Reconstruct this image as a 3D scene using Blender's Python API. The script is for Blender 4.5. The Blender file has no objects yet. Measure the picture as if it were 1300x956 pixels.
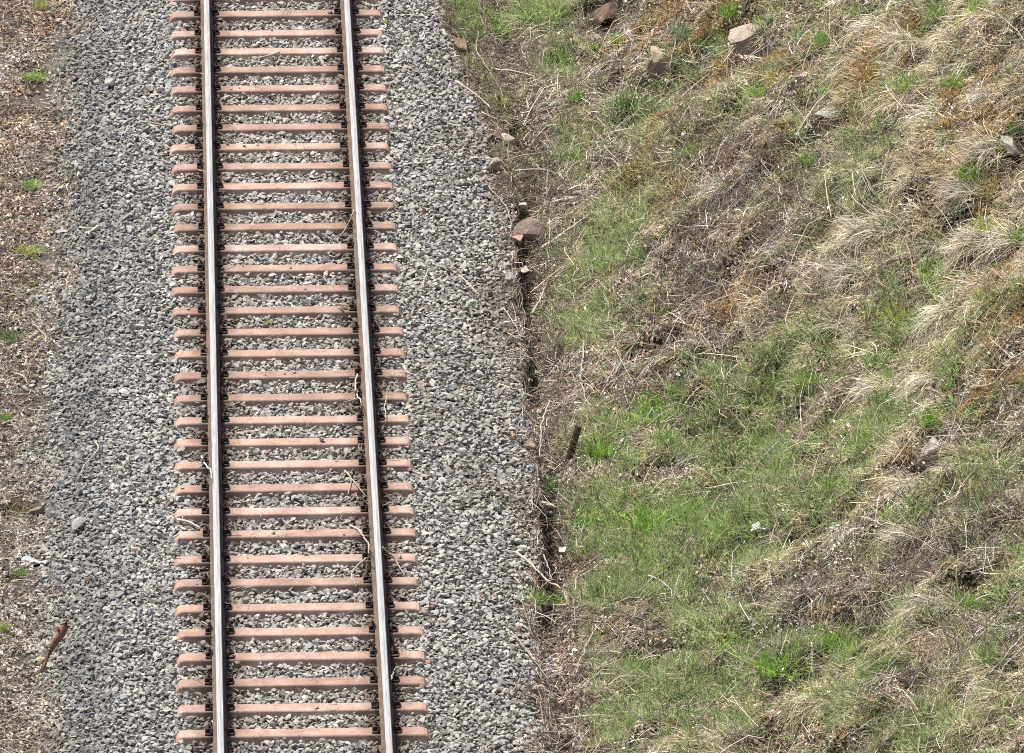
import bpy, bmesh, math
import numpy as np
from mathutils import Vector, Matrix

SC = bpy.context.scene
COL = SC.collection
RNG = np.random.default_rng(7)

# ------------------------------------------------------------------ camera
# solved from the rails and sleepers: gauge 1.435 m, sleepers every 0.6 m
FPX = 13458.0
PITCH, YAW = math.radians(20.8717), math.radians(1.8976)
CAM = np.array([-1.0388, -98.0, 37.3432])
cam = bpy.data.cameras.new('camera')
cam.sensor_fit = 'HORIZONTAL'; cam.sensor_width = 36.0
cam.lens = FPX / 1300 * 36
cam.shift_y = -45 / 1300
cam.clip_start = 1.0; cam.clip_end = 5000
camo = bpy.data.objects.new('camera', cam); COL.objects.link(camo)
camo.location = CAM
camo.rotation_euler = (math.pi / 2 - PITCH, 0, -YAW)
SC.camera = camo

# ------------------------------------------------------------------ light
SUN_EL, SUN_AZ = math.radians(64), math.radians(-50)     # high, from the left
w = bpy.data.worlds.new('World'); SC.world = w; w.use_nodes = True
nt = w.node_tree
sky = nt.nodes.new('ShaderNodeTexSky'); sky.sky_type = 'NISHITA'; sky.sun_disc = False
sky.sun_elevation = SUN_EL; sky.sun_rotation = SUN_AZ
sky.air_density = 1.0; sky.dust_density = 3.0; sky.ozone_density = 1.0
nt.links.new(sky.outputs[0], nt.nodes['Background'].inputs[0])
nt.nodes['Background'].inputs[1].default_value = 0.088
sd = bpy.data.lights.new('sun', 'SUN'); sd.energy = 4.4; sd.angle = math.radians(7.0); sd.color = (1, .955, .88)
so = bpy.data.objects.new('sun', sd); COL.objects.link(so)
sdir = Vector((math.sin(SUN_AZ) * math.cos(SUN_EL), math.cos(SUN_AZ) * math.cos(SUN_EL), math.sin(SUN_EL)))
so.rotation_euler = sdir.to_track_quat('Z', 'Y').to_euler(); so.location = (0, 0, 60)
SC.view_settings.view_transform = 'Standard'; SC.view_settings.look = 'None'
SC.view_settings.gamma = 1.0; SC.view_settings.exposure = 0.75
SC.cycles.filter_width = 1.0
SC.cycles.max_bounces = 5
SC.cycles.use_denoising = False
SC.render.use_persistent_data = False

# ------------------------------------------------------------------ helpers
_tab = np.random.default_rng(11).random((256, 256))
def vnoise(x, y):
    x = np.asarray(x, float); y = np.asarray(y, float)
    xi = np.floor(x).astype(int); yi = np.floor(y).astype(int)
    fx = x - xi; fy = y - yi
    fx = fx * fx * (3 - 2 * fx); fy = fy * fy * (3 - 2 * fy)
    a = _tab[xi % 256, yi % 256]; b = _tab[(xi + 1) % 256, yi % 256]
    c = _tab[xi % 256, (yi + 1) % 256]; d = _tab[(xi + 1) % 256, (yi + 1) % 256]
    return (a * (1 - fx) + b * fx) * (1 - fy) + (c * (1 - fx) + d * fx) * fy
def fbm(x, y, o=3, seed=0.0):
    s = 0; amp = .5; tot = 0
    for k in range(o):
        s = s + amp * vnoise(x * 2 ** k + 17.3 * k + seed, y * 2 ** k + 9.1 * k + seed * 1.7); tot += amp; amp *= .5
    return s / tot
def sstep(a, b, x):
    t = np.clip((np.asarray(x, float) - a) / (b - a), 0, 1); return t * t * (3 - 2 * t)

def tag(o, label=None, cat=None, group=None, kind=None):
    if label: o['label'] = label
    if cat: o['category'] = cat
    if group: o['group'] = group
    if kind: o['kind'] = kind
    return o
def link(name, me, mat=None, parent=None):
    o = bpy.data.objects.new(name, me); COL.objects.link(o)
    if mat and not me.materials: me.materials.append(mat)
    if parent: o.parent = parent
    return o
def mesh(name, v, f, smooth=False, attrs=None):
    me = bpy.data.meshes.new(name)
    me.from_pydata([tuple(p) for p in v], [], [tuple(q) for q in f]); me.update()
    if smooth: me.polygons.foreach_set('use_smooth', [True] * len(me.polygons))
    for k, a in (attrs or {}).items():
        at_ = me.attributes.new(k, 'FLOAT', 'POINT'); at_.data.foreach_set('value', np.asarray(a, 'f'))
    return me
def bm_mesh(name, bm, smooth=False):
    me = bpy.data.meshes.new(name); bmesh.ops.recalc_face_normals(bm, faces=bm.faces[:]); bm.to_mesh(me); bm.free()
    if smooth: me.polygons.foreach_set('use_smooth', [True] * len(me.polygons))
    return me

# ------------------------------------------------------------------ the lie of the land
_u = np.linspace(-.2, 400, 40021)
def _profile(a0, a1, u0, u1):
    s = a0 + (a1 - a0) * sstep(u0, u1, _u); s = s * (1 - sstep(9, 16, _u)); s[_u < 0] = 0
    return np.concatenate([[0], np.cumsum((s[1:] + s[:-1]) / 2 * np.diff(_u))])
P_LOW, P_UP = _profile(.20, .78, 1.0, 2.6), _profile(.30, .76, .1, 1.1)
HOLLOWS = []          # (x, y, rx, ry, depth)
def ditch_depth(y): return .06 + .10 * fbm(y * 1.7, np.zeros_like(y), 2, 6.) + .32 * (sstep(-1.2, -.2, y) * (1 - sstep(6.2, 8.6, y)) * (.75 + .25 * vnoise(y, y * 0)) + sstep(-6.9, -6.1, y) * (1 - sstep(-3.6, -2.8, y)))
def ditch_wander(y): return .26 * (fbm(y * .9, np.zeros_like(y), 3, 5.) - .5) - .14 * sstep(1.0, -7.5, y)
def left_edge(y): return .26 * np.exp(-((y + 3.5) / 4.5) ** 2) - .06
def terrain(x, y):
    x = np.asarray(x, float); y = np.asarray(y, float)
    wob = ditch_wander(y)
    zl = -.085 - .34 * sstep(1.5, 2.55, -x) + .10 * (fbm(x * 1.3, y * 1.3, 3, 2.) - .5) * sstep(2.1, 2.7, -x) \
        + .10 * sstep(2.5, 5, -x)
    zr = -.085 - .20 * sstep(1.45, 2.35, x)
    u = x - 2.64 - wob
    t = sstep(-3.5, .5, y)
    hill = np.interp(u, _u, P_LOW) * (1 - t) + np.interp(u, _u, P_UP) * t
    bump = sstep(.05, .8, u)
    zh = hill + bump * (.46 * (fbm(x * .9, y * .55, 3, 1.) - .5) + .30 * (fbm(x * 2.6, y * 1.7, 3, 8.) - .5))
    q = y / 1.25 + 1.6 * fbm(x * .55, y * .3, 2, 13.) + .25 * x; q = q - np.floor(q)
    ledge = np.where(q < .22, q / .22, (1 - q) / .78) * sstep(.42, .62, fbm(x * .8 + 3, y * .6, 2, 14.))
    lump = 1 - np.abs(2 * fbm(x * 1.9, y * 1.3, 2, 16.) - 1)
    zh = zh + bump * (.13 * ledge + .22 * (lump - .75)) * (.45 + .55 * sstep(.8, 2.2, u + 1.5 * t))
    z = np.where(x < 0, zl, zr + np.where(u > -.02, zh, 0))
    edge = sstep(2.33 + wob, 2.38 + wob, x) * (1 - sstep(2.60 + wob, 2.66 + wob, x))
    z = z - edge * ditch_depth(y)
    for hx, hy, rx, ry, dp in HOLLOWS:
        z = z - dp * np.exp(-((x - hx) / rx) ** 2 - ((y - hy) / ry) ** 2)
    return z
S0, SPC, SL_TOP = 9.847, .6, 2.20
IDX = range(-2, 37)
def surf(x, y):       # the ground with the sleepers standing in it
    z = terrain(x, y)
    k = (S0 - np.asarray(y)) / SPC; dy = np.abs(k - np.round(k)) * SPC
    on = (dy < .09) & (np.abs(x) < 1.15)
    stones = .05 * (np.abs(x) < 2.3)
    z = np.where(on, np.maximum(z, 0), z + stones)
    rail = np.abs(np.abs(x) - .7535) < .05
    return np.where(rail, .18, z)
_rt = np.array([math.cos(YAW), -math.sin(YAW), 0])
_fw = np.array([math.sin(YAW) * math.cos(PITCH), math.cos(YAW) * math.cos(PITCH), -math.sin(PITCH)])
_up = np.cross(_rt, _fw)
def at(px, py, f=terrain):
    """ground point seen at a pixel of the 1300-wide photograph"""
    d = _fw * FPX + _rt * (px - 650) - _up * (py - 433); d /= np.linalg.norm(d)
    t = np.linspace(60, 150, 1501)
    P = CAM + t[:, None] * d
    h = P[:, 2] - f(P[:, 0], P[:, 1])
    k = np.nonzero(h <= 0)[0]
    i = k[0] if len(k) else len(t) - 1
    a, b = t[max(i - 1, 0)], t[i]
    for _ in range(12):
        m = (a + b) / 2; p = CAM + m * d
        if p[2] - f(p[0], p[1]) <= 0: b = m
        else: a = m
    return CAM + b * d
for px, py, rx, ry, dp in [(1130, 765, .40, .35, .34), (1075, 735, .3, .35, .22), (1180, 560, .22, .3, .22), (1215, 275, .2, .3, .25),
                           (772, 26, .2, .5, .25), (905, 385, .3, .6, .2), (935, 400, .15, .3, .15), (1095, 150, .15, .3, .15), (850, 250, .25, .4, .18),
                           (1240, 725, .2, .3, .2), (700, 240, .1, .5, .1), (1050, 300, .2, .3, .15)]:
    p = at(px, py); HOLLOWS.append((p[0], p[1], rx, ry, dp))
CLEAR = []             # spots kept low so that what stands there shows
for px, py, q in [(718, 602, .15), (835, 80, .15), (946, 56, .19), (770, 28, .22), (1048, 152, .14), (1187, 582, .2), (705, 264, .12), (1097, 828, .12), (1279, 192, .12), (799, 54, .1), (789, 570, .09), (868, 178, .07)]:
    p = at(px, py); CLEAR.append((p[0], p[1], q))
def normal(x, y):
    gx = (terrain(x + .04, y) - terrain(x - .04, y)) / .08; gy = (terrain(x, y + .04) - terrain(x, y - .04)) / .08
    n = np.stack([-gx, -gy, np.ones_like(gx)], -1); return n / np.linalg.norm(n, axis=-1, keepdims=True)

# ------------------------------------------------------------------ materials
class Nodes:
    def __init__(s, name):
        s.m = bpy.data.materials.new(name); s.m.use_nodes = True; s.t = s.m.node_tree; s.b = s.t.nodes['Principled BSDF']
        s.b.inputs['Specular IOR Level'].default_value = .25
    def n(s, typ, **k):
        x = s.t.nodes.new(typ)
        for a, b in k.items(): setattr(x, a, b)
        return x
    def set(s, sock, v):
        if hasattr(v, 'is_linked') or hasattr(v, 'links'): s.t.links.new(v, sock)
        else: sock.default_value = v
    def coord(s, which='Object'): return s.n('ShaderNodeTexCoord').outputs[which]
    def noise(s, scale, vec=None, detail=4, rough=.6, out=0):
        x = s.n('ShaderNodeTexNoise'); x.inputs['Scale'].default_value = scale; x.inputs['Detail'].default_value = detail
        x.inputs['Roughness'].default_value = rough
        s.t.links.new(vec if vec is not None else s.coord(), x.inputs['Vector']); return x.outputs[out]
    def ramp(s, fac, stops):
        x = s.n('ShaderNodeValToRGB'); e = x.color_ramp.elements
        while len(e) < len(stops): e.new(.5)
        for i, (p, c) in enumerate(stops):
            e[i].position = p; e[i].color = tuple(c) + (1,) if not isinstance(c, float) else (c, c, c, 1)
        s.t.links.new(fac, x.inputs[0]); return x.outputs[0]
    def mix(s, fac, a, b, blend='MIX'):
        x = s.n('ShaderNodeMix', data_type='RGBA', blend_type=blend)
        for sock, v in ((x.inputs[0], fac), (x.inputs[6], a), (x.inputs[7], b)):
            if isinstance(v, tuple) and len(v) == 3: v = v + (1,)
            s.set(sock, v)
        return x.outputs[2]
    def math(s, op, a, b=0.0, clamp=False):
        x = s.n('ShaderNodeMath', operation=op, use_clamp=clamp); s.set(x.inputs[0], a); s.set(x.inputs[1], b); return x.outputs[0]
    def bump(s, h, strength=.5, dist=.01):
        x = s.n('ShaderNodeBump'); x.inputs['Strength'].default_value = strength; x.inputs['Distance'].default_value = dist
        s.t.links.new(h, x.inputs['Height']); s.t.links.new(x.outputs[0], s.b.inputs['Normal'])
    def out(s, col, rough=.9, metal=0.0):
        if isinstance(col, tuple) and len(col) == 3: col = col + (1,)
        s.set(s.b.inputs['Base Color'], col); s.set(s.b.inputs['Roughness'], rough); s.set(s.b.inputs['Metallic'], metal); return s.m
    def tint(s, inst):
        if inst:
            a = s.n('ShaderNodeAttribute', attribute_type='INSTANCER', attribute_name='tint'); return a.outputs['Color']
        return s.n('ShaderNodeObjectInfo').outputs['Color']

def m_soil(name, c0, c1, c2, sc=9):
    k = Nodes(name); a = k.noise(sc, detail=6, rough=.7); b = k.noise(sc * 7, detail=3)
    col = k.mix(k.ramp(b, [(.35, 0.), (.7, 1.)]), k.ramp(a, [(.3, c0), (.55, c1), (.75, c2)]), c0)
    k.bump(k.noise(45, detail=5), .9, .03); return k.out(col, .95)
M_HILL = m_soil('hillside_soil', (.018, .012, .008), (.042, .028, .018), (.085, .060, .038))
M_VERGE = m_soil('verge_soil', (.06, .05, .042), (.14, .118, .096), (.25, .215, .175))
M_BED = m_soil('ballast_dust', (.08, .076, .07), (.14, .132, .122), (.20, .19, .175), 14)
M_DITCH = m_soil('ditch_mud', (.03, .022, .016), (.065, .047, .033), (.13, .095, .065))

def m_stone(name, inst):
    k = Nodes(name); n = k.noise(28, detail=5, rough=.65)
    col = k.mix(1.0, k.tint(inst), k.ramp(n, [(.25, .68), (.75, 1.28)]), 'MULTIPLY')
    k.bump(k.noise(60, detail=4), .5, .006); return k.out(col, .85)
M_STONE_I, M_STONE = m_stone('ballast_stone_scatter', True), m_stone('ballast_stone', False)

def m_rock():
    k = Nodes('weathered_rock'); t = k.tint(False)
    a = k.noise(9, detail=7, rough=.7); l = k.noise(22, detail=4, rough=.7)
    col = k.mix(1.0, t, k.ramp(a, [(.28, (.45, .42, .4)), (.5, (.95, .93, .9)), (.75, (1.35, 1.3, 1.2))]), 'MULTIPLY')
    col = k.mix(k.ramp(l, [(.58, 0.), (.70, .7)]), col, (.36, .33, .22))
    k.bump(a, .8, .04); return k.out(col, .9)
M_ROCK = m_rock()

def m_blade(name, inst, transl=.4, rough=.55):
    k = Nodes(name)
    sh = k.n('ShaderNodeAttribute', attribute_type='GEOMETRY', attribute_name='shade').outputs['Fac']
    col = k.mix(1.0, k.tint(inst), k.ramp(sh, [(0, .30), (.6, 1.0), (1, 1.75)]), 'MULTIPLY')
    m = k.out(col, rough)
    if transl:
        tr = k.n('ShaderNodeBsdfTranslucent'); k.t.links.new(col, tr.inputs[0])
        mx = k.n('ShaderNodeMixShader'); mx.inputs[0].default_value = transl
        k.t.links.new(k.b.outputs[0], mx.inputs[1]); k.t.links.new(tr.outputs[0], mx.inputs[2])
        k.t.links.new(mx.outputs[0], k.t.nodes['Material Output'].inputs[0])
    return m
M_BLADE_I, M_BLADE = m_blade('grass_blades_scatter', True), m_blade('grass_blades', False)
M_DRY_I = m_blade('dead_stems_scatter', True, .22, .8); M_DRY = m_blade('dead_stems', False, .22, .8)

def m_bark():
    k = Nodes('dead_wood'); t = k.tint(False); a = k.noise(30, detail=5, rough=.7)
    col = k.mix(1.0, t, k.ramp(a, [(.3, .6), (.7, 1.25)]), 'MULTIPLY'); k.bump(k.noise(70), .6, .006); return k.out(col, .85)
M_BARK = m_bark()

def m_sleeper():
    k = Nodes('rusty_sleeper'); co = k.coord(); geo = k.n('ShaderNodeNewGeometry')
    wco = geo.outputs['Position']
    a = k.noise(3.2, wco, 6, .65); b = k.noise(30, wco, 4, .7)
    col = k.ramp(a, [(.28, (.255, .16, .128)), (.5, (.37, .248, .20)), (.72, (.47, .36, .30))])
    col = k.mix(1.0, col, k.ramp(b, [(.25, .75), (.75, 1.18)]), 'MULTIPLY')
    oi = k.n('ShaderNodeObjectInfo').outputs['Random']
    col = k.mix(1.0, col, k.ramp(oi, [(0, (.76, .74, .72)), (.5, (.98, .96, .95)), (1, (1.1, 1.14, 1.17))]), 'MULTIPLY')
    sx = k.n('ShaderNodeSeparateXYZ'); k.t.links.new(co, sx.inputs[0])
    d = k.math('ABSOLUTE', k.math('SUBTRACT', k.math('ABSOLUTE', sx.outputs[0]), .7535))
    d = k.math('ADD', d, k.math('MULTIPLY', k.math('SUBTRACT', k.noise(9, wco, 4), .5), .22))
    g = k.ramp(d, [(.06, .9), (.15, .42), (.27, 0.)])
    col = k.mix(g, col, (.07, .045, .034))                     # brake dust and grease round the rail seats
    dirt = k.ramp(k.noise(11, wco, 6, .75), [(.53, 0.), (.70, .65)])
    col = k.mix(dirt, col, (.22, .16, .13))
    low = k.ramp(k.math('ADD', sx.outputs[2], k.math('MULTIPLY', k.noise(25, wco, 3), .02)), [(0, 0.), (1, 1.)])
    k.bump(b, .35, .004); return k.out(col, .8)
M_SLEEP = m_sleeper()

def m_rust():
    k = Nodes('rail_rust'); p = k.n('ShaderNodeNewGeometry').outputs['Position']
    a = k.noise(6, p, 6, .7); b = k.noise(60, p, 3)
    col = k.ramp(a, [(.3, (.075, .050, .038)), (.55, (.125, .085, .064)), (.75, (.18, .13, .10))])
    k.bump(b, .5, .003); return k.out(col, .8)
M_RUST = m_rust()
def m_iron():
    k = Nodes('fastening_iron'); p = k.n('ShaderNodeNewGeometry').outputs['Position']
    a = k.noise(25, p, 4); col = k.ramp(a, [(.3, (.022, .013, .011)), (.7, (.075, .045, .038))]); k.bump(a, .4, .004); return k.out(col, .65)
M_IRON = m_iron()
def m_steel():
    k = Nodes('polished_rail_steel'); p = k.n('ShaderNodeNewGeometry').outputs['Position']
    mp = k.n('ShaderNodeMapping'); k.t.links.new(p, mp.inputs[0]); mp.inputs['Scale'].default_value = (30, .6, 30)
    a = k.noise(3, mp.outputs[0], 5, .7)
    col = k.ramp(a, [(.3, (.60, .56, .51)), (.7, (.78, .735, .67))]); r = k.ramp(a, [(.3, .34), (.7, .48)])
    return k.out(col, r, .95)
M_STEEL = m_steel()
def m_white(name, c): 
    k = Nodes(name); a = k.noise(20); return k.out(k.mix(a, c, tuple(v * .8 for v in c)), .7)
M_PAPER = m_white('weathered_paper', (.72, .72, .70))

# ------------------------------------------------------------------ setting: four sheets that share their edges
ys = np.concatenate([-np.geomspace(600, 30, 14), np.arange(-29.5, 16, .10), np.geomspace(16.5, 900, 16)])
def sheet(name, xs, mat, label):
    X, Y = np.meshgrid(xs, ys, indexing='ij'); Z = terrain(X, Y); nx, ny = X.shape
    i = (np.arange(nx - 1)[:, None] * ny + np.arange(ny - 1)[None]).ravel()
    f = np.stack([i, i + ny, i + ny + 1, i + 1], 1)
    o = link(name, mesh(name, np.stack([X, Y, Z], -1).reshape(-1, 3), f.tolist(), True), mat)
    return tag(o, label, None, None, 'structure')
VERGE = sheet('dirt_verge', np.concatenate([-np.geomspace(600, 4.6, 14), np.arange(-4.5, -2.39, .1), [-2.4]]), M_VERGE, 'brown earth verge left of the ballast, littered with dead leaves')
BED = sheet('ballast_bed', np.linspace(-2.4, 2.3, 60), M_BED, 'bed of dusty grey ballast under and beside the railway track')
DITCH = sheet('drainage_ditch', np.linspace(2.3, 2.68, 14), M_DITCH, 'narrow dark ditch between the ballast and the grassy slope')
HILL = sheet('hillside', np.concatenate([np.arange(2.68, 9.0, .09), [9.01], np.geomspace(9.3, 600, 18)]), M_HILL, 'overgrown embankment rising to the right of the ditch')

# ------------------------------------------------------------------ rails
def rail_profile():
    h = [(0, .0), (.063, .0), (.063, .011), (.030, .026), (.010, .045), (.008, .10), (.012, .118), (.033, .130), (.035, .136), (.035, .150), (.0325, .1545), (.029, .1562)]
    return h
RZ = .020
def extrude(name, prof, y0, y1, n=24, smooth=False):
    yy = np.linspace(y0, y1, n); v = []; f = []; m = len(prof)
    for y in yy: v += [(x, y, z) for x, z in prof]
    for i in range(n - 1):
        for j in range(m):
            f.append((i * m + j, i * m + (j + 1) % m, (i + 1) * m + (j + 1) % m, (i + 1) * m + j))
    f.append(tuple(range(m))[::-1]); f.append(tuple((n - 1) * m + j for j in range(m)))
    me = mesh(name, v, f, smooth); return me
hp = rail_profile()
prof = hp[1:] + [(-x, z) for x, z in hp[::-1][:-1]]
cap = [(.0295, .1568), (.0275, .1585), (.0, .1602), (-.0275, .1585), (-.0295, .1568), (-.022, .1566), (.022, .1566)]
rail_me = extrude('rail', prof, -14.5, 14.5); cap_me = extrude('running_surface', cap, -14.5, 14.5)
rail_me.materials.append(M_RUST); cap_me.materials.append(M_STEEL)
for s, lab in ((-1, 'left rail of the track, brown with a bright worn top'), (1, 'right rail of the track, brown with a bright worn top, nearer the ditch')):
    r = link('rail', rail_me); r.location = (s * .7535, 0, RZ); tag(r, lab, 'rail', 'rails of the railway track')
    c = link('running_surface', cap_me, None, r)

# ------------------------------------------------------------------ sleepers
def sleeper_mesh():
    # trough section, its ends bent down into the ballast
    sec = [(-.135, -.16), (-.128, -.12), (-.090, -.012), (-.084, -.004), (-.076, 0), (.076, 0), (.084, -.004), (.090, -.012), (.128, -.12), (.135, -.16)]
    hl = SL_TOP / 2
    st = [(-hl - .075, -.15, .96), (-hl - .045, -.055, .98), (-hl - .018, -.014, 1), (-hl + .012, -.002, 1), (-hl + .04, 0, 1)]
    mid = [(x, 0, 1) for x in np.linspace(-.9, .9, 13)]
    st = st + mid + [(-x, z, q) for x, z, q in st[::-1]]
    v = []; f = []; m = len(sec)
    for x, dz, q in st:
        for y, z in sec: v.append((x, y * q, max(z + dz, -.17 + .001 * z)))
    for i in range(len(st) - 1):
        for j in range(m - 1): f.append((i * m + j, (i + 1) * m + j, (i + 1) * m + j + 1, i * m + j + 1))
    f.append(tuple(range(m))); f.append(tuple((len(st) - 1) * m + j for j in range(m))[::-1])
    bm = bmesh.new(); vs = [bm.verts.new(p) for p in v]
    for q in f: bm.faces.new([vs[i] for i in q])
    me = bm_mesh('sleeper', bm); return me
def boxes(name, L, bev=.004):
    bm = bmesh.new()
    for (cx, cy, cz), (sx, sy, sz) in L:
        r = bmesh.ops.create_cube(bm, size=1, matrix=Matrix.Translation((cx, cy, cz)) @ Matrix.Diagonal((sx, sy, sz, 1)))
        bmesh.ops.bevel(bm, geom=list({e for v in r['verts'] for e in v.link_edges}), offset=bev, segments=1, affect='EDGES')
    return bm_mesh(name, bm)
sl_me = sleeper_mesh(); sl_me.materials.append(M_SLEEP)
plate_me = boxes('base_plate', [((0, 0, .009), (.262, .135, .018)), ((-.0755, 0, .026), (.018, .13, .026)), ((.0755, 0, .026), (.018, .13, .026))]); plate_me.materials.append(M_IRON)
def clip_mesh():
    # a bent spring clamp: heel on the plate, toe on the rail foot (local -x faces the rail)
    pr = [(.050, .018), (.050, .052), (.036, .064), (.0, .066), (-.042, .058), (-.042, .036), (-.028, .034), (-.024, .046), (.012, .046), (.022, .040), (.022, .018)]
    bm = bmesh.new(); y0, y1 = -.040, .040
    a = [bm.verts.new((x, y0, z)) for x, z in pr]; b = [bm.verts.new((x, y1, z)) for x, z in pr]
    bm.faces.new(a); bm.faces.new(b[::-1]); n = len(pr)
    for i in range(n): bm.faces.new((a[i], a[(i + 1) % n], b[(i + 1) % n], b[i]))
    return bm_mesh('rail_clip', bm)
def bolt_mesh():
    bm = bmesh.new()
    def cyl(r, z0, z1, n):
        bmesh.ops.create_cone(bm, cap_ends=True, segments=n, radius1=r, radius2=r * .96, depth=z1 - z0, matrix=Matrix.Translation((0, 0, (z0 + z1) / 2)))
    cyl(.028, .0665, .073, 12); cyl(.021, .0735, .096, 6); cyl(.011, .0965, .112, 8)
    return bm_mesh('bolt', bm)
clip_me, bolt_me = clip_mesh(), bolt_mesh(); clip_me.materials.append(M_IRON); bolt_me.materials.append(M_IRON)
def sleeper_proto():
    s = link('sleeper', sl_me)
    for sg in (-1, 1):
        p = link('base_plate', plate_me, None, s); p.location = (sg * .7535, 0, .0005)
        for side in (-1, 1):
            c = link('rail_clip', clip_me, None, s); c.location = (sg * .7535 + side * .094, 0, .0015); c.scale = (.66, .95, .82)
            c.rotation_euler = (0, 0, 0 if side > 0 else math.pi)
            link('bolt', bolt_me, None, c)
    return s
def copy_tree(o, parent=None):
    c = o.copy(); COL.objects.link(c)
    if parent: c.parent = parent; c.matrix_parent_inverse = o.matrix_parent_inverse
    for ch in list(o.children): copy_tree(ch, c)
    return c
ORD = 'first second third fourth fifth sixth seventh eighth ninth tenth eleventh twelfth thirteenth fourteenth fifteenth sixteenth seventeenth eighteenth nineteenth twentieth twenty-first twenty-second twenty-third twenty-fourth twenty-fifth twenty-sixth twenty-seventh twenty-eighth twenty-ninth thirtieth thirty-first thirty-second thirty-third thirty-fourth thirty-fifth thirty-sixth thirty-seventh thirty-eighth'.split()
SL_LAB = {0: 'rust-red sleeper, topmost of those seen whole under the two rails', 2: 'rust-red sleeper just above the cream stick lying between the rails',
          16: 'rust-red sleeper with a small yellow moss tuft lying against its far edge',
          25: 'rust-red sleeper with a looped cream twig starting on it by the right rail', 24: 'rust-red sleeper right above the white curved twig on its left end'}
proto = sleeper_proto(); rs = np.random.default_rng(3)
for n, i in enumerate(IDX):
    s = proto if n == 0 else copy_tree(proto)
    s.location = (rs.normal(0, .006), S0 - i * SPC + rs.normal(0, .008), rs.normal(0, .002))
    s.rotation_euler = (0, 0, rs.normal(0, .0025))
    lab = SL_LAB.get(i) or ('rust-red sleeper, %s whole one down from the top edge of the view' % ORD[i] if i >= 0 else
                            'rust-red sleeper cut off by the top edge of the view' if i == -1 else 'rust-red sleeper just beyond the top edge of the view')
    tag(s, lab, 'sleeper', 'sleepers under the two rails')

# ------------------------------------------------------------------ scatter machinery
def euler_from(X, Y, Z):
    # columns X,Y,Z -> euler XYZ
    ry = -np.arcsin(np.clip(X[:, 2], -1, 1)); rz = np.arctan2(X[:, 1], X[:, 0]); rx = np.arctan2(Y[:, 2], Z[:, 2])
    return np.stack([rx, ry, rz], 1)
def frames(x, y, yaw, upright=0.0):
    """local -X runs downhill when yaw = 0; Z is the slope normal, pulled towards vertical"""
    n = normal(x, y); n = n * (1 - upright) + np.array([0, 0, 1.]) * upright; n /= np.linalg.norm(n, axis=1, keepdims=True)
    ax = np.stack([np.cos(yaw), np.sin(yaw), 0 * yaw], 1); ax = ax - (ax * n).sum(1, keepdims=True) * n
    ax /= np.linalg.norm(ax, axis=1, keepdims=True)
    return euler_from(ax, np.cross(n, ax), n)
def scatter(name, variants, pos, rot, scl, tint, label, parent=None, pick=None):
    N = len(pos); me = bpy.data.meshes.new(name)
    me.vertices.add(N); me.vertices.foreach_set('co', np.asarray(pos, 'f').ravel())
    a = me.attributes.new('rot', 'FLOAT_VECTOR', 'POINT'); a.data.foreach_set('vector', np.asarray(rot, 'f').ravel())
    a = me.attributes.new('scl', 'FLOAT', 'POINT'); a.data.foreach_set('value', np.asarray(scl, 'f'))
    a = me.attributes.new('tint', 'FLOAT_VECTOR', 'POINT'); a.data.foreach_set('vector', np.asarray(tint, 'f').ravel())
    a = me.attributes.new('pick', 'INT', 'POINT'); a.data.foreach_set('value', (RNG.integers(0, len(variants), N) if pick is None else pick).astype('i'))
    src = bpy.data.collections.new(name + '_kinds')
    for k, vm in enumerate(variants):
        src.objects.link(bpy.data.objects.new('%s_kind_%02d' % (name, k), vm))
    g = bpy.data.node_groups.new(name, 'GeometryNodeTree')
    g.interface.new_socket('Geometry', in_out='INPUT', socket_type='NodeSocketGeometry')
    g.interface.new_socket('Geometry', in_out='OUTPUT', socket_type='NodeSocketGeometry')
    gi = g.nodes.new('NodeGroupInput'); go = g.nodes.new('NodeGroupOutput')
    ip = g.nodes.new('GeometryNodeInstanceOnPoints'); ci = g.nodes.new('GeometryNodeCollectionInfo')
    ci.inputs['Collection'].default_value = src; ci.inputs['Separate Children'].default_value = True; ci.inputs['Reset Children'].default_value = True
    def na(nm, dt):
        q = g.nodes.new('GeometryNodeInputNamedAttribute'); q.data_type = dt; q.inputs['Name'].default_value = nm; return q.outputs['Attribute']
    er = g.nodes.new('FunctionNodeEulerToRotation')
    L = g.links.new
    L(gi.outputs[0], ip.inputs['Points']); L(ci.outputs[0], ip.inputs['Instance']); ip.inputs['Pick Instance'].default_value = True
    L(na('pick', 'INT'), ip.inputs['Instance Index']); L(na('rot', 'FLOAT_VECTOR'), er.inputs[0]); L(er.outputs[0], ip.inputs['Rotation'])
    L(na('scl', 'FLOAT'), ip.inputs['Scale']); L(ip.outputs[0], go.inputs[0])
    o = link(name, me, None, parent); md = o.modifiers.new('scatter', 'NODES'); md.node_group = g
    return tag(o, label, None, None, 'stuff')

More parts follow.
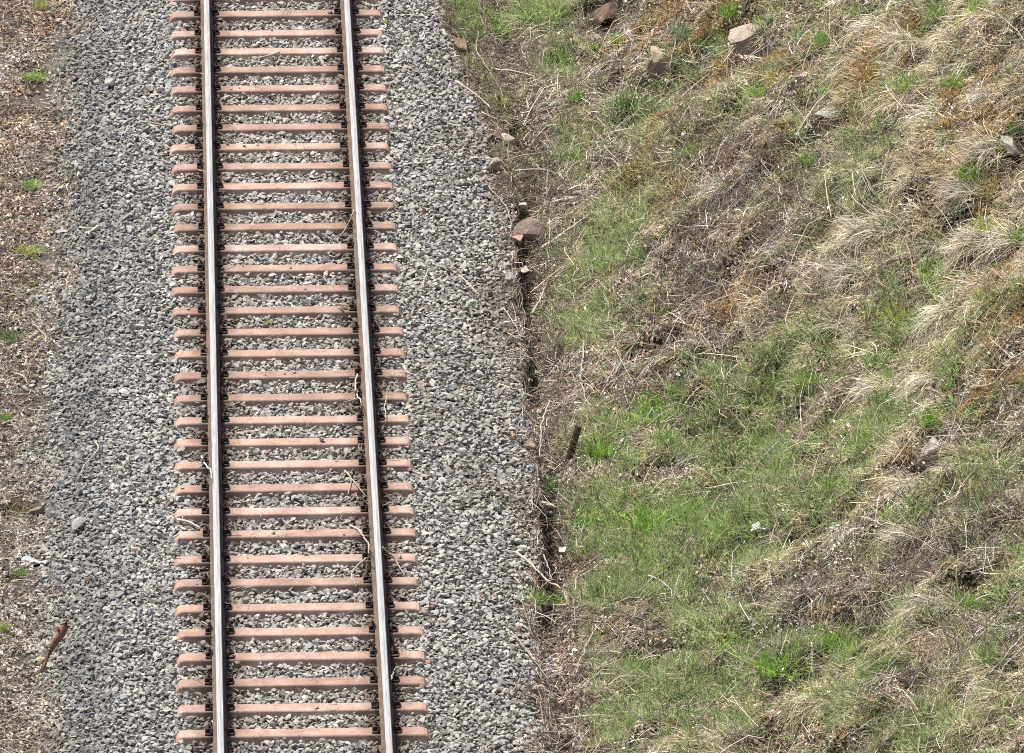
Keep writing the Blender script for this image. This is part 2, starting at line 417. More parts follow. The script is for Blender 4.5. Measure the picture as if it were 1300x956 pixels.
# ------------------------------------------------------------------ ballast stones
def stone_mesh(seed, name='ballast_stone', flat=.54, npts=13):
    r = np.random.default_rng(seed); p = r.normal(size=(npts, 3)); p /= np.linalg.norm(p, axis=1, keepdims=True)
    p *= r.uniform(.8, 1.05, (npts, 1)); p *= np.array([1, r.uniform(.6, .95), flat * r.uniform(.8, 1.25)]) * .5
    bm = bmesh.new()
    for q in p: bm.verts.new(q)
    h = bmesh.ops.convex_hull(bm, input=bm.verts[:])
    bmesh.ops.delete(bm, geom=[v for v in bm.verts if not v.link_faces], context='VERTS')
    return bm_mesh(name, bm)
stones_i = [stone_mesh(k) for k in range(16)]
for m_ in stones_i: m_.materials.append(M_STONE_I)
stones_o = [stone_mesh(k) for k in range(16)]
for m_ in stones_o: m_.materials.append(M_STONE)
def grid_pts(x0, x1, y0, y1, d, rng):
    gx, gy = np.meshgrid(np.arange(x0, x1, d), np.arange(y0, y1, d)); gx = gx + (np.arange(gx.shape[0]) % 2)[:, None] * d / 2
    return (gx + rng.uniform(-.42, .42, gx.shape) * d).ravel(), (gy + rng.uniform(-.42, .42, gy.shape) * d).ravel()
def ballast():
    rng = np.random.default_rng(5); P = []
    for lay, (d, dz, keep) in enumerate([(.045, -.012, 1.), (.050, .014, .88), (.066, .034, .46)]):
        x, y = grid_pts(-3.1, 2.72, -13.8, 12.2, d, rng)
        size = rng.lognormal(math.log(.055), .27, len(x)).clip(.028, .105)
        edge = 2.36 + .5 * (fbm(x * 0 + (x > 0) * 7., y * .9, 3, 3.) - .5) * np.where(x > 0, .55, 1.5) + rng.normal(0, .05, len(x))
        edge = np.where(x > 0, edge - .05 - .42 * sstep(5.5, 11., y) + ditch_wander(y) * .9 + rng.normal(0, .06, len(x)) + np.abs(rng.normal(0, .16, len(x))) * (rng.random(len(x)) < .22), edge + np.abs(rng.normal(0, .22, len(x))) * (rng.random(len(x)) < .55) - .12 + left_edge(y))
        k = (np.abs(x) < edge) & (rng.random(len(x)) < keep)
        q = (S0 - y) / SPC; dy = np.abs(q - np.round(q)) * SPC
        on = (dy < .098 - .008 * (lay == 0)) & (np.abs(x) < 1.13 + .02 * lay); stray = on & (lay == 2) & (dy < .065) & (rng.random(len(x)) < .035) & (np.abs(np.abs(x) - .7535) > .16)
        k &= ~on | stray
        k &= ~((np.abs(np.abs(x) - .7535) < .085) & (lay > 0))
        crib = np.abs(x) < 1.15
        k &= ~(crib & (lay == 2) & ~stray & (rng.random(len(x)) < .55))
        x, y, size, stray = x[k], y[k], size[k] * np.where(stray[k], .75, 1), stray[k]
        z = terrain(x, y) + dz + rng.normal(0, .006, len(x)) + .022 * (np.abs(x) < 1.2)
        z = np.where(stray, .002 + size * .2, z)
        P.append(np.stack([x, y, z, size, 0 * x + lay], 1))
    P = np.concatenate(P); x, y = P[:, 0], P[:, 1]; N = len(P)
    v = rng.normal(.325, .066, N).clip(.12, .52) * (.85 + .3 * fbm(x * 1.2, y * .8, 3, 9.))
    v *= 1 - .30 * np.exp(-((x + 2.02) / .30) ** 2)
    warm = rng.normal(0, .03, N)
    T = np.stack([v * (1.04 + warm), v * (.99 + warm * .3), v * (.915 - warm)], 1)
    cool = np.exp(-((x + 1.9) / .4) ** 2) * .02; T[:, 2] *= 1 + cool; T[:, 0] *= 1 - cool
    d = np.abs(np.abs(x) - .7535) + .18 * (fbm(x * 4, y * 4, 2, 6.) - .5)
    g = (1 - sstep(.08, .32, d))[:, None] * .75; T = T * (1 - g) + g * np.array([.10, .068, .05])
    b = ((np.abs(x) < .75) * .35)[:, None] * rng.random((N, 1)); T = T * (1 - b) + b * T * np.array([1.02, .93, .84])
    e = (sstep(1.3, 2.3, x) * sstep(.5, .68, fbm(x * 1.6, y * 1.3, 3, 19.)) * .55)[:, None]; T = T * (1 - e) + e * np.array([.20, .155, .11])
    odd = rng.random(N) < .008; T[odd] = np.array([.24, .15, .12]) * rng.uniform(.7, 1.2, (odd.sum(), 1))
    odd = rng.random(N) < .006; T[odd] = np.array([.45, .44, .42]) * rng.uniform(.8, 1.2, (odd.sum(), 1))
    rot = np.stack([rng.normal(0, .38, N), rng.normal(0, .38, N), rng.uniform(0, 6.28, N)], 1)
    pick = rng.integers(0, 16, N)
    # the 300 largest ones near the top are picked out one by one
    sc = P[:, 3] * (P[:, 4] >= 1) * (1 - .01 * (y + 10)) * (y > -11.5) * (y < 9.5)
    big = np.argsort(-sc)[:300]; rest = np.setdiff1d(np.arange(N), big)
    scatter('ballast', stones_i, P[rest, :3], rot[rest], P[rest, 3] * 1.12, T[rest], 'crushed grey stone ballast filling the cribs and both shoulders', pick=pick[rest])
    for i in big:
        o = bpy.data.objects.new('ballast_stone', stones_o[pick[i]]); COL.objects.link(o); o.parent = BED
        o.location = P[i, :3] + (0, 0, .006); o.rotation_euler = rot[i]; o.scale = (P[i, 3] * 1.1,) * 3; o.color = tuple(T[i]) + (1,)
ballast()

# ------------------------------------------------------------------ plants: clump meshes
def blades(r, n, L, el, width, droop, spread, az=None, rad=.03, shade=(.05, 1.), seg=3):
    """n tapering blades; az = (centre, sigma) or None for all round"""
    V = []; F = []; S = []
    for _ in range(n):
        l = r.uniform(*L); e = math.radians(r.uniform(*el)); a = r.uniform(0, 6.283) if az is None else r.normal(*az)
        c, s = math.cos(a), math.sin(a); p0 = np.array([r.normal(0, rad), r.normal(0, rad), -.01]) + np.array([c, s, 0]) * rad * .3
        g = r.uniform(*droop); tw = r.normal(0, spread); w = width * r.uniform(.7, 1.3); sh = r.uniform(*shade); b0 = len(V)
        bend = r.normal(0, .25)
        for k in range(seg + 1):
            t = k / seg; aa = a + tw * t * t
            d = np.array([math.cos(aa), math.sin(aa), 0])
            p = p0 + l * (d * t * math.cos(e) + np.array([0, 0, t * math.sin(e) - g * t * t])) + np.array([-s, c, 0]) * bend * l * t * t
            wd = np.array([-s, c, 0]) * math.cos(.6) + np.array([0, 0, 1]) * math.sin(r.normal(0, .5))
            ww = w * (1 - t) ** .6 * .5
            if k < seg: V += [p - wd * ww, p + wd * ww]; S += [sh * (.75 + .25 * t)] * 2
            else: V.append(p); S.append(sh)
        for k in range(seg - 1): F.append((b0 + 2 * k, b0 + 2 * k + 1, b0 + 2 * k + 3, b0 + 2 * k + 2))
        F.append((b0 + 2 * seg - 2, b0 + 2 * seg - 1, b0 + 2 * seg))
    return V, F, S
def blade_mesh(name, mat, *a, **k):
    V, F, S = blades(*a, **k); me = mesh(name, V, F, False, {'shade': S}); me.materials.append(mat); return me
def leaf_mesh(name, mat, r, n, rad, L, curl=.5, lift=.02):
    V = []; F = []; S = []
    for _ in range(n):
        c = np.array([r.normal(0, rad), r.normal(0, rad), r.uniform(.0, lift)]); a = r.uniform(0, 6.28); l = r.uniform(*L); wd = l * r.uniform(.3, .55)
        tilt = r.normal(0, .45); d = np.array([math.cos(a) * math.cos(tilt), math.sin(a) * math.cos(tilt), math.sin(tilt)]); s = np.array([-math.sin(a), math.cos(a), r.normal(0, .4)])
        up = np.array([0, 0, 1.]) * wd * curl; b = len(V)
        V += [c - d * l / 2, c + s * wd / 2 + up, c + d * l / 2, c - s * wd / 2 + up]; F += [(b, b + 1, b + 2), (b, b + 2, b + 3)]
        S += [r.uniform(0, 1)] * 4
    me = mesh(name, V, F, False, {'shade': S}); me.materials.append(mat); return me
def tube(pts, rads, n=5, V=None, F=None):
    V = [] if V is None else V; F = [] if F is None else F; base = len(V); pts = [np.asarray(p, float) for p in pts]; m = len(pts)
    for i, p in enumerate(pts):
        d = pts[min(i + 1, m - 1)] - pts[max(i - 1, 0)]; d = d / (np.linalg.norm(d) + 1e-9)
        a = np.cross(d, [0, 0, 1.]) if abs(d[2]) < .9 else np.cross(d, [1., 0, 0]); a /= np.linalg.norm(a); b = np.cross(a, d)
        for k in range(n):
            t = 6.2832 * k / n; V.append(p + rads[i] * (a * math.cos(t) + b * math.sin(t)))
    for i in range(m - 1):
        for k in range(n): F.append((base + i * n + k, base + i * n + (k + 1) % n, base + (i + 1) * n + (k + 1) % n, base + (i + 1) * n + k))
    F.append(tuple(base + k for k in range(n))[::-1]); F.append(tuple(base + (m - 1) * n + k for k in range(n)))
    return V, F
def twig_mesh(name, mat, r, n, rad, L, el=(0, 25), th=.0035):
    V = []; F = []; S = []
    for _ in range(n):
        l = r.uniform(*L); a = r.uniform(0, 6.28); e = math.radians(r.uniform(*el)); d = np.array([math.cos(a) * math.cos(e), math.sin(a) * math.cos(e), math.sin(e)])
        c = np.array([r.normal(0, rad), r.normal(0, rad), r.uniform(0, .05)]) - d * l * .4; k = r.normal(0, .12, 3) * l
        pts = [c, c + d * l * .35 + k * .6, c + d * l * .7 + k, c + d * l + k * .5]; b = len(V)
        tube(pts, [th, th * .9, th * .7, th * .4], 3, V, F); S += [r.uniform(0, 1)] * (len(V) - b)
    me = mesh(name, V, F, False, {'shade': S}); me.materials.append(mat); return me
r_ = np.random.default_rng(21)
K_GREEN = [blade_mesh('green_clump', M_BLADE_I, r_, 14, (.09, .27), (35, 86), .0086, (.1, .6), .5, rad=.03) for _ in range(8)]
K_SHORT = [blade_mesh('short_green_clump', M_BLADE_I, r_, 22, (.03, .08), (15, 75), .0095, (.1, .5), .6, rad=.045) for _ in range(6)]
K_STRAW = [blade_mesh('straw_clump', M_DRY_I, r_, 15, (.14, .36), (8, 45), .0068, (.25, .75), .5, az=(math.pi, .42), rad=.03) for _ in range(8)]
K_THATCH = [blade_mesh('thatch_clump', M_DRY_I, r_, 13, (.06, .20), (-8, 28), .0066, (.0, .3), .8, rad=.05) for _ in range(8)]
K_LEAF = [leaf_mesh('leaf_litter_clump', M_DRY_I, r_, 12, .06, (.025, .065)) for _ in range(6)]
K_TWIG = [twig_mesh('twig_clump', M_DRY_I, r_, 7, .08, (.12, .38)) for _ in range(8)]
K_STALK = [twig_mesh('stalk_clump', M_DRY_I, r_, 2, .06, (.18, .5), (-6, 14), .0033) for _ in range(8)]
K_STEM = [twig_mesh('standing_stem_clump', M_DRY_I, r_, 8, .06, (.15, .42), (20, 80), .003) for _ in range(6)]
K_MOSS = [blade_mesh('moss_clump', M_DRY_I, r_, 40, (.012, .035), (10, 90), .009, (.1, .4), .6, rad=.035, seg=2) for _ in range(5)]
K_FLOWER = [leaf_mesh('white_flower_clump', M_DRY_I, r_, 5, .03, (.014, .028), .3, .06) for _ in range(4)]

# where things grow: ground patches (point, half sizes, weight)
def patches(L):
    out = []
    for q in L:
        px, py, rx, ry = q[:4]; wgt = q[4] if len(q) > 4 else 1.
        c = at(px, py); e = at(px, py - 12); k = max(abs(e[1] - c[1]), .05) / 12
        out.append((c[0], c[1], rx / 128., max(ry * k, .08), wgt))
    return out
def dens(P, x, y):
    d = np.zeros_like(x)
    for cx, cy, rx, ry, wg in P:
        d = np.maximum(d, wg * np.exp(-(np.abs((x - cx) / rx) ** 2.6 + np.abs((y - cy) / ry) ** 2.6)))
    return d
GREEN = patches([(622, 32, 48, 26), (690, 18, 48, 30), (708, 75, 26, 26), (655, 10, 30, 14), (738, 200, 35, 20, .6), (770, 335, 48, 45), (790, 395, 40, 35), (745, 425, 38, 28), (760, 580, 48, 60), (840, 530, 52, 50),
                 (866, 490, 32, 42), (930, 560, 85, 60), (1010, 560, 75, 45), (755, 660, 46, 68), (830, 680, 85, 70), (925, 690, 85, 60), (810, 745, 80, 36), (1005, 605, 65, 50), (985, 845, 65, 34), (1063, 813, 36, 42),
                 (870, 800, 46, 28, .8), (945, 815, 60, 40, .8), (820, 852, 65, 24, .9), (1120, 548, 40, 34, .6), (1100, 850, 60, 40, .5), (700, 615, 26, 25, .8), (682, 762, 30, 22, .8), (722, 765, 24, 22, .9),
                 (800, 150, 120, 90, .26), (880, 200, 70, 60, .34), (1010, 440, 60, 50, .4), (1130, 440, 80, 60, .42), (1060, 210, 70, 60, .3), (930, 130, 70, 60, .24), (980, 30, 80, 40, .24), (820, 260, 60, 40, .36), (1160, 330, 60, 50, .3),
                 (1050, 640, 45, 40, .6), (1160, 640, 60, 50, .35), (1240, 420, 60, 60, .35), (1280, 700, 50, 60, .35), (1250, 830, 50, 40, .5), (900, 900, 120, 50, .7), (1150, 920, 120, 50, .5), (780, 930, 60, 40, .6)])
STRAW = patches([(1100, 300, 130, 70), (1080, 355, 110, 60), (1180, 120, 110, 80, .9), (1250, 200, 90, 110), (1060, 420, 70, 50, .9), (1130, 480, 90, 60, .9), (1170, 400, 110, 80, .9), (1240, 460, 80, 90, .8), (1200, 780, 100, 60, .9),
                 (1270, 310, 60, 100), (1130, 30, 120, 60, .7), (1000, 150, 120, 80, .6), (1150, 690, 70, 50, .7), (880, 180, 60, 60, .35), (1170, 610, 80, 60, .6), (960, 350, 60, 60, .6), (1250, 620, 60, 50, .5), (1100, 870, 150, 60, .5), (1280, 880, 60, 80, .8)])
LITTER = patches([(880, 400, 85, 85), (775, 480, 75, 48), (700, 540, 40, 60), (700, 430, 30, 70), (740, 825, 70, 60), (690, 800, 40, 80), (712, 375, 26, 50), (735, 160, 70, 50, .7), (690, 300, 30, 60, .8), (660, 210, 40, 70, .8), (720, 690, 26, 60), (700, 920, 60, 60),
                  (845, 610, 18, 14, .5), (830, 815, 50, 30, .6), (925, 770, 60, 35, .5), (960, 440, 40, 50, .7), (1090, 720, 120, 40, .5), (640, 140, 30, 60, .7), (1050, 500, 50, 40, .5)])
MOSSO = patches([(820, 48, 45, 20), (905, 38, 34, 18), (1092, 98, 34, 22), (1112, 62, 40, 20), (1232, 150, 44, 26), (905, 108, 16, 14), (870, 255, 44, 16), (800, 235, 30, 20, .6), (936, 390, 22, 24), (1000, 85, 30, 22, .8), (1112, 622, 30, 16), (1230, 627, 12, 16), (1297, 478, 10, 16, .6), (1255, 35, 28, 12), (830, 165, 26, 18, .8), (850, 275, 20, 14, .8), (1240, 500, 20, 14, .6), (1270, 380, 30, 24, .6), (780, 810, 20, 14, .7), (985, 180, 30, 20, .5), (840, 30, 40, 14, .7)])
BRAMB = patches([(1120, 752, 125, 38), (1230, 695, 80, 48), (930, 240, 60, 50, .9), (880, 360, 60, 70, .8), (850, 180, 70, 60, .35), (1010, 270, 55, 50, .8), (690, 230, 30, 70), (685, 480, 26, 50), (700, 700, 22, 80), (1150, 715, 60, 28), (1050, 765, 60, 40), (690, 810, 30, 60), (1000, 380, 40, 40, .5), (780, 25, 40, 30, .6), (640, 90, 30, 60, .7), (1200, 850, 100, 50, .5), (1270, 560, 40, 40, .5)])
WHITE = patches([(1008, 775, 30, 24), (1068, 705, 30, 18, .8), (1072, 682, 20, 10, .7), (1205, 165, 60, 40, .22), (1155, 488, 18, 12, .8), (1225, 75, 30, 12, .5), (1120, 375, 50, 30, .18), (990, 500, 30, 15, .3), (1010, 720, 30, 30, .2), (1180, 200, 50, 40, .2)])
GAP = np.array(HOLLOWS)

def hill_points(per_m2, rng, x0=2.62, x1=8.3, y0=-21.5, y1=12.0, bare=.10):
    N = int(per_m2 * (x1 - x0) * (y1 - y0)); x = rng.uniform(x0, x1, N); y = rng.uniform(y0, y1, N)
    k = rng.random(N) < bare + sstep(.28, .44, fbm(x * 3.3, y * 2.1, 3, 81.))
    for cx, cy, q in CLEAR: k &= (x - cx) ** 2 + ((y - cy) * .7) ** 2 > q * q
    return x[k], y[k]
def hollow(x, y): 
    d = np.zeros_like(x)
    for hx, hy, rx, ry, dp in HOLLOWS: d = np.maximum(d, np.exp(-((x - hx) / rx / .8) ** 2 - ((y - hy) / ry / .8) ** 2))
    return d
def tints(rng, N, cols, jit=.12):
    c = np.array(cols)[rng.integers(0, len(cols), N)]; return c * rng.normal(1, jit, (N, 1)).clip(.6, 1.5) * rng.normal(1, .04, (N, 3))
def plant(name, kinds, x, y, rng, cols, label, yaw_s=None, upright=0., size=(.75, 1.3), dz=0., jit=.15, tint=None, parent=None):
    N = len(x); yaw = rng.uniform(0, 6.283, N) if yaw_s is None else rng.normal(0, yaw_s, N)
    z = terrain(x, y) + dz
    t = tints(rng, N, cols, jit) if tint is None else tint
    return scatter(name, kinds, np.stack([x, y, z], 1), frames(x, y, yaw, upright), rng.uniform(*size, N), t, label)
def vegetation():
    rng = np.random.default_rng(31)
    # matted dead grass everywhere on the slope
    x, y = hill_points(270, rng); k = rng.random(len(x)) < (1 - .75 * hollow(x, y)) * (1 - .85 * dens(GREEN, x, y)) * (.35 + .9 * fbm(x * 1.6, y * 1.2, 3, 4.))
    x, y = x[k], y[k]; pal = [(.66, .59, .45), (.58, .50, .36), (.72, .66, .53), (.44, .36, .25), (.26, .19, .125), (.52, .46, .36), (.42, .44, .22)]
    f = fbm(x * 2.2, y * 1.7, 3, 12.)[:, None]
    plant('dead_grass_mat', K_THATCH, x, y, rng, pal, 'flat mat of dead straw and stalks covering the embankment', tint=tints(rng, len(x), pal) * (.58 + 1.0 * f))
    # long pale grass combed downhill
    x, y = hill_points(330, rng); d = dens(STRAW, x, y); rib = fbm(x * .9 , y * 3.0 - x * .6, 3, 15.)
    k = rng.random(len(x)) < (.07 + .85 * d * sstep(.40, .58, rib)) * (1 - .9 * hollow(x, y)) * (1 - .6 * dens(GREEN, x, y)); x, y = x[k], y[k]
    pal = [(.74, .655, .475), (.68, .59, .41), (.78, .71, .55), (.54, .45, .30), (.64, .50, .31)]
    plant('combed_dry_grass', K_STRAW, x, y, rng, pal, 'long pale dry grass combed downhill on the right of the slope', yaw_s=.45, dz=.015)
    # live grass
    x, y = hill_points(520, rng); d = dens(GREEN, x, y); f = fbm(x * 2.6, y * 1.9, 3, 22.)
    k = rng.random(len(x)) < np.clip(.035 + d * (.25 + 1.25 * sstep(.34, .66, f)), 0, 1) * (1 - .9 * hollow(x, y)); x, y = x[k], y[k]
    g = fbm(x * .8, y * .6, 2, 33.)[:, None]; a = np.array([.245, .36, .11]); b = np.array([.44, .50, .24])
    t = (a * (1 - g) + b * g) * rng.normal(1, .3, (len(x), 1)).clip(.35, 1.8); dry = rng.random(len(x)) < .24; t[dry] = np.array([.52, .48, .30]) * rng.normal(1, .15, (dry.sum(), 1))
    plant('green_grass', K_GREEN, x, y, rng, None, 'fresh green grass growing in patches on the embankment', upright=.5, tint=t)
    x, y = hill_points(170, rng); d = dens(GREEN, x, y); f = fbm(x * 3.4, y * 2.6, 3, 44.)
    k = rng.random(len(x)) < np.clip(.12 + .5 * d + .9 * sstep(.46, .62, f), 0, 1) * .95 * (1 - .35 * dens(BRAMB, x, y)) * (1 - .5 * dens(LITTER, x, y)) * (1 - .9 * hollow(x, y)); x, y = x[k], y[k]
    plant('low_green_cover', K_SHORT, x, y, rng, [(.23, .34, .09), (.30, .38, .13), (.14, .23, .06), (.36, .39, .16)], 'low leafy green ground cover between the dead grass')
    # leaf litter, twigs, moss, flowers
    x, y = hill_points(260, rng, bare=1.); d = dens(LITTER, x, y); k = rng.random(len(x)) < .07 + .80 * d + .5 * (1 - sstep(.32, .44, fbm(x * 3.3, y * 2.1, 3, 81.))) + .4 * hollow(x, y); x, y = x[k], y[k]
    plant('leaf_litter', K_LEAF, x, y, rng, [(.60, .51, .40), (.44, .33, .23), (.68, .62, .53), (.28, .19, .125), (.52, .39, .27), (.42, .35, .28)], 'dead brown leaves lying on the embankment', dz=.01)
    x, y = hill_points(120, rng, bare=.8); d = np.maximum(dens(BRAMB, x, y), .55 * dens(LITTER, x, y)); k = rng.random(len(x)) < .06 + .9 * d + .35 * (1 - sstep(.32, .44, fbm(x * 3.3, y * 2.1, 3, 81.))); x, y = x[k], y[k]
    plant('twig_tangle', K_TWIG, x, y, rng, [(.52, .46, .39), (.36, .29, .24), (.64, .59, .52), (.18, .135, .11), (.28, .22, .19)], 'tangle of thin dry twigs on the embankment', dz=.02)
    x, y = hill_points(90, rng); d = dens(BRAMB, x, y); k = rng.random(len(x)) < .03 + .9 * d; x, y = x[k], y[k]
    plant('dead_stems', K_STEM, x, y, rng, [(.26, .195, .17), (.36, .29, .25), (.54, .48, .42), (.15, .11, .095), (.30, .23, .21)], 'dark dead bramble stems in the hollows of the slope', upright=.6)
    x, y = hill_points(700, rng, bare=1.); d = dens(MOSSO, x, y); f = fbm(x * 4, y * 3, 3, 55.); k = rng.random(len(x)) < .9 * d * sstep(.35, .6, f) + .012 * sstep(.6, .7, f); x, y = x[k], y[k]
    plant('orange_moss', K_MOSS, x, y, rng, [(.56, .37, .16), (.46, .27, .11), (.62, .45, .23), (.38, .23, .11), (.48, .39, .16)], 'rusty orange moss cushions among the dead grass', size=(1.1, 2.1), dz=.055)
    x, y = hill_points(160, rng); d = dens(WHITE, x, y); k = rng.random(len(x)) < .95 * d + .022; x, y = x[k], y[k]
    plant('white_blossom', K_FLOWER, x, y, rng, [(.74, .73, .70), (.66, .65, .60)], 'small white blossoms and pale specks on the slope', dz=.09, size=(.8, 1.5))
    x, y = hill_points(26, rng, bare=1.); k = rng.random(len(x)) < (.35 + .6 * np.maximum(dens(LITTER, x, y), dens(STRAW, x, y))) * (1 - .8 * dens(GREEN, x, y)); x, y = x[k], y[k]
    plant('pale_stalks', K_STALK, x, y, rng, [(.58, .51, .39), (.50, .43, .31), (.64, .58, .48), (.36, .29, .22)], 'long bleached stalks lying loose over the slope', dz=.05)
    # the ditch and its lips
    N = 13000; y = rng.uniform(-13.8, 12, N); x = rng.normal(2.53, .17, N) + ditch_wander(y); k = (x > 1.95) & (x < 2.95) & (rng.random(N) < np.where(np.abs(x - 2.50 - ditch_wander(y)) < .10, .22, np.where(x < 2.33 + ditch_wander(y), .3, .8)) * (.25 + fbm(x * 2, y * 1.4, 2, 61.))); x, y = x[k], y[k]
    h = len(x) // 2
    plant('ditch_twigs', K_TWIG, x[:h], y[:h], rng, [(.50, .44, .36), (.36, .29, .23), (.62, .56, .48), (.20, .15, .12)], 'dry twigs and stalks lying across the ditch', dz=.02, size=(.5, 1.1))
    plant('ditch_leaves', K_LEAF, x[h:], y[h:], rng, [(.56, .47, .37), (.40, .30, .22), (.64, .57, .48), (.26, .18, .13)], 'dead leaves lying along the ditch', dz=.012)
    # earth and growth creeping over the ballast at the far end
    N = 5200; y = rng.uniform(4.5, 12, N); lim = 2.36 - .42 * sstep(5.5, 11., y); x = lim + np.abs(rng.normal(0, .22, N)) - .08; k = (x < 2.75) & (rng.random(N) < .25 + fbm(x * 2.5, y * 1.8, 2, 66.)); x, y = x[k], y[k]; q = rng.integers(0, 4, len(x))
    plant('edge_dead_grass', K_THATCH, x[q == 0], y[q == 0], rng, [(.58, .51, .40), (.42, .34, .25), (.28, .21, .15)], 'dead grass creeping over the ballast edge at the top', dz=.03)
    plant('edge_leaf_litter', K_LEAF, x[q == 1], y[q == 1], rng, [(.50, .41, .32), (.34, .25, .18), (.22, .16, .12)], 'dead leaves on the ballast edge at the top', dz=.03)
    plant('edge_twigs', K_TWIG, x[q == 2], y[q == 2], rng, [(.42, .35, .29), (.26, .20, .16)], 'thin brown twigs on the ballast edge at the top', dz=.03, size=(.5, .9))
    g = (q == 3) & (rng.random(len(x)) < np.clip(.15 + 1.2 * dens(GREEN, x, y), 0, 1))
    plant('edge_green_grass', K_GREEN, x[g], y[g], rng, [(.24, .36, .10), (.36, .44, .18)], 'fresh grass on the ballast edge at the top', upright=.5, dz=.01)
    # left verge
    def verge(per, s): 
        n = int(per * 2.0 * 26); return rng.uniform(-4.3, -2.0, n), rng.uniform(-13.8, 12, n)
    edge = lambda x, y: sstep(2.02, 2.6, -x - left_edge(y) + .6 * (fbm(x * 2, y * 1.2, 3, 71.) - .5))
    top = lambda y: sstep(-1, 5, y)
    x, y = verge(420, 0); k = rng.random(len(x)) < edge(x, y) * (.05 + 1.1 * sstep(.3, .7, fbm(x * 2, y * 2, 3, 72.))); x, y = x[k], y[k]
    t = tints(rng, len(x), [(.60, .55, .47), (.48, .42, .34), (.68, .64, .57), (.27, .22, .17), (.44, .36, .28), (.17, .135, .11)]); rd = (top(y) * .45)[:, None]
    rd = rd * sstep(.4, .6, fbm(x * 1.5, y * 1.2, 2, 76.))[:, None]; t = t * (1 - rd) + rd * t * np.array([1.0, .78, .6])
    plant('verge_leaf_litter', K_LEAF, x, y, rng, None, 'dead leaves carpeting the verge left of the ballast', tint=t, dz=.008)
    x, y = verge(330, 1); k = rng.random(len(x)) < edge(x, y) * (.05 + .75 * sstep(.35, .65, fbm(x * 2, y * 1.6, 3, 73.))) * (1 - .6 * top(y)); x, y = x[k], y[k]
    plant('verge_dead_grass', K_THATCH, x, y, rng, [(.56, .50, .40), (.46, .38, .29), (.64, .58, .49), (.30, .22, .16)], 'pale dead stalks on the verge left of the ballast', dz=.01)
    x, y = verge(60, 1); k = rng.random(len(x)) < edge(x, y) * .8; x, y = x[k], y[k]
    plant('verge_twigs', K_TWIG, x, y, rng, [(.40, .34, .28), (.22, .16, .12), (.50, .45, .38)], 'thin dry twigs on the verge left of the ballast', dz=.012, size=(.5, .9))
    x, y = verge(330, 1); f = fbm(x * 2.2, y * 1.5, 3, 74.); k = rng.random(len(x)) < edge(x, y) * sstep(.56, .68, f); x, y = x[k], y[k]
    plant('verge_moss', K_MOSS, x, y, rng, [(.13, .15, .04), (.20, .19, .06), (.26, .17, .06), (.09, .12, .035)], 'low green and rusty moss on the verge left of the ballast', size=(.8, 1.5), dz=.01)
    # bits of straw blown over the track
    N = 1700; x = rng.uniform(-2.3, 2.3, N); y = rng.uniform(-13.5, 12, N)
    k = rng.random(N) < .28 + .7 * np.exp(-((np.abs(np.abs(x) - .7535) - .14) / .10) ** 2); x, y = x[k], y[k]
    bits = [twig_mesh('straw_bit', M_DRY_I, np.random.default_rng(90 + q), 2, .05, (.06, .22), (-4, 8), .0028) for q in range(5)]
    scatter('straw_bits', bits, np.stack([x, y, surf(x, y) * (np.abs(np.abs(x) - .7535) > .05) + .03], 1), np.stack([0 * x, 0 * x, rng.uniform(0, 6.28, len(x))], 1), rng.uniform(.6, 1.2, len(x)),
            tints(rng, len(x), [(.50, .44, .36), (.40, .33, .25), (.56, .52, .45)]), 'short straws and stalks blown over the ballast and sleepers')
vegetation()
# ------------------------------------------------------------------ rocks
def rock_mesh(seed, dims, name, slab=False, rough=.10):
    r = np.random.default_rng(seed); bm = bmesh.new(); bmesh.ops.create_icosphere(bm, subdivisions=3, radius=1.15)
    pl = [(q / np.linalg.norm(q), r.uniform(.42, .72)) for q in r.normal(size=(11, 3))]
    if slab: pl.append((np.array([0, .05, 1.]) / 1.00125, .42))
    for v in bm.verts:
        p = np.array(v.co)
        for n, d in pl:
            e = p @ n - d
            if e > 0: p = p - n * e * .98
        p = p * (1 + rough * (fbm(p[0] * 2.5 + seed, p[1] * 2.5 + p[2] * 2, 4) - .5))
        v.co = p * np.array(dims)
    return bm_mesh(name, bm)
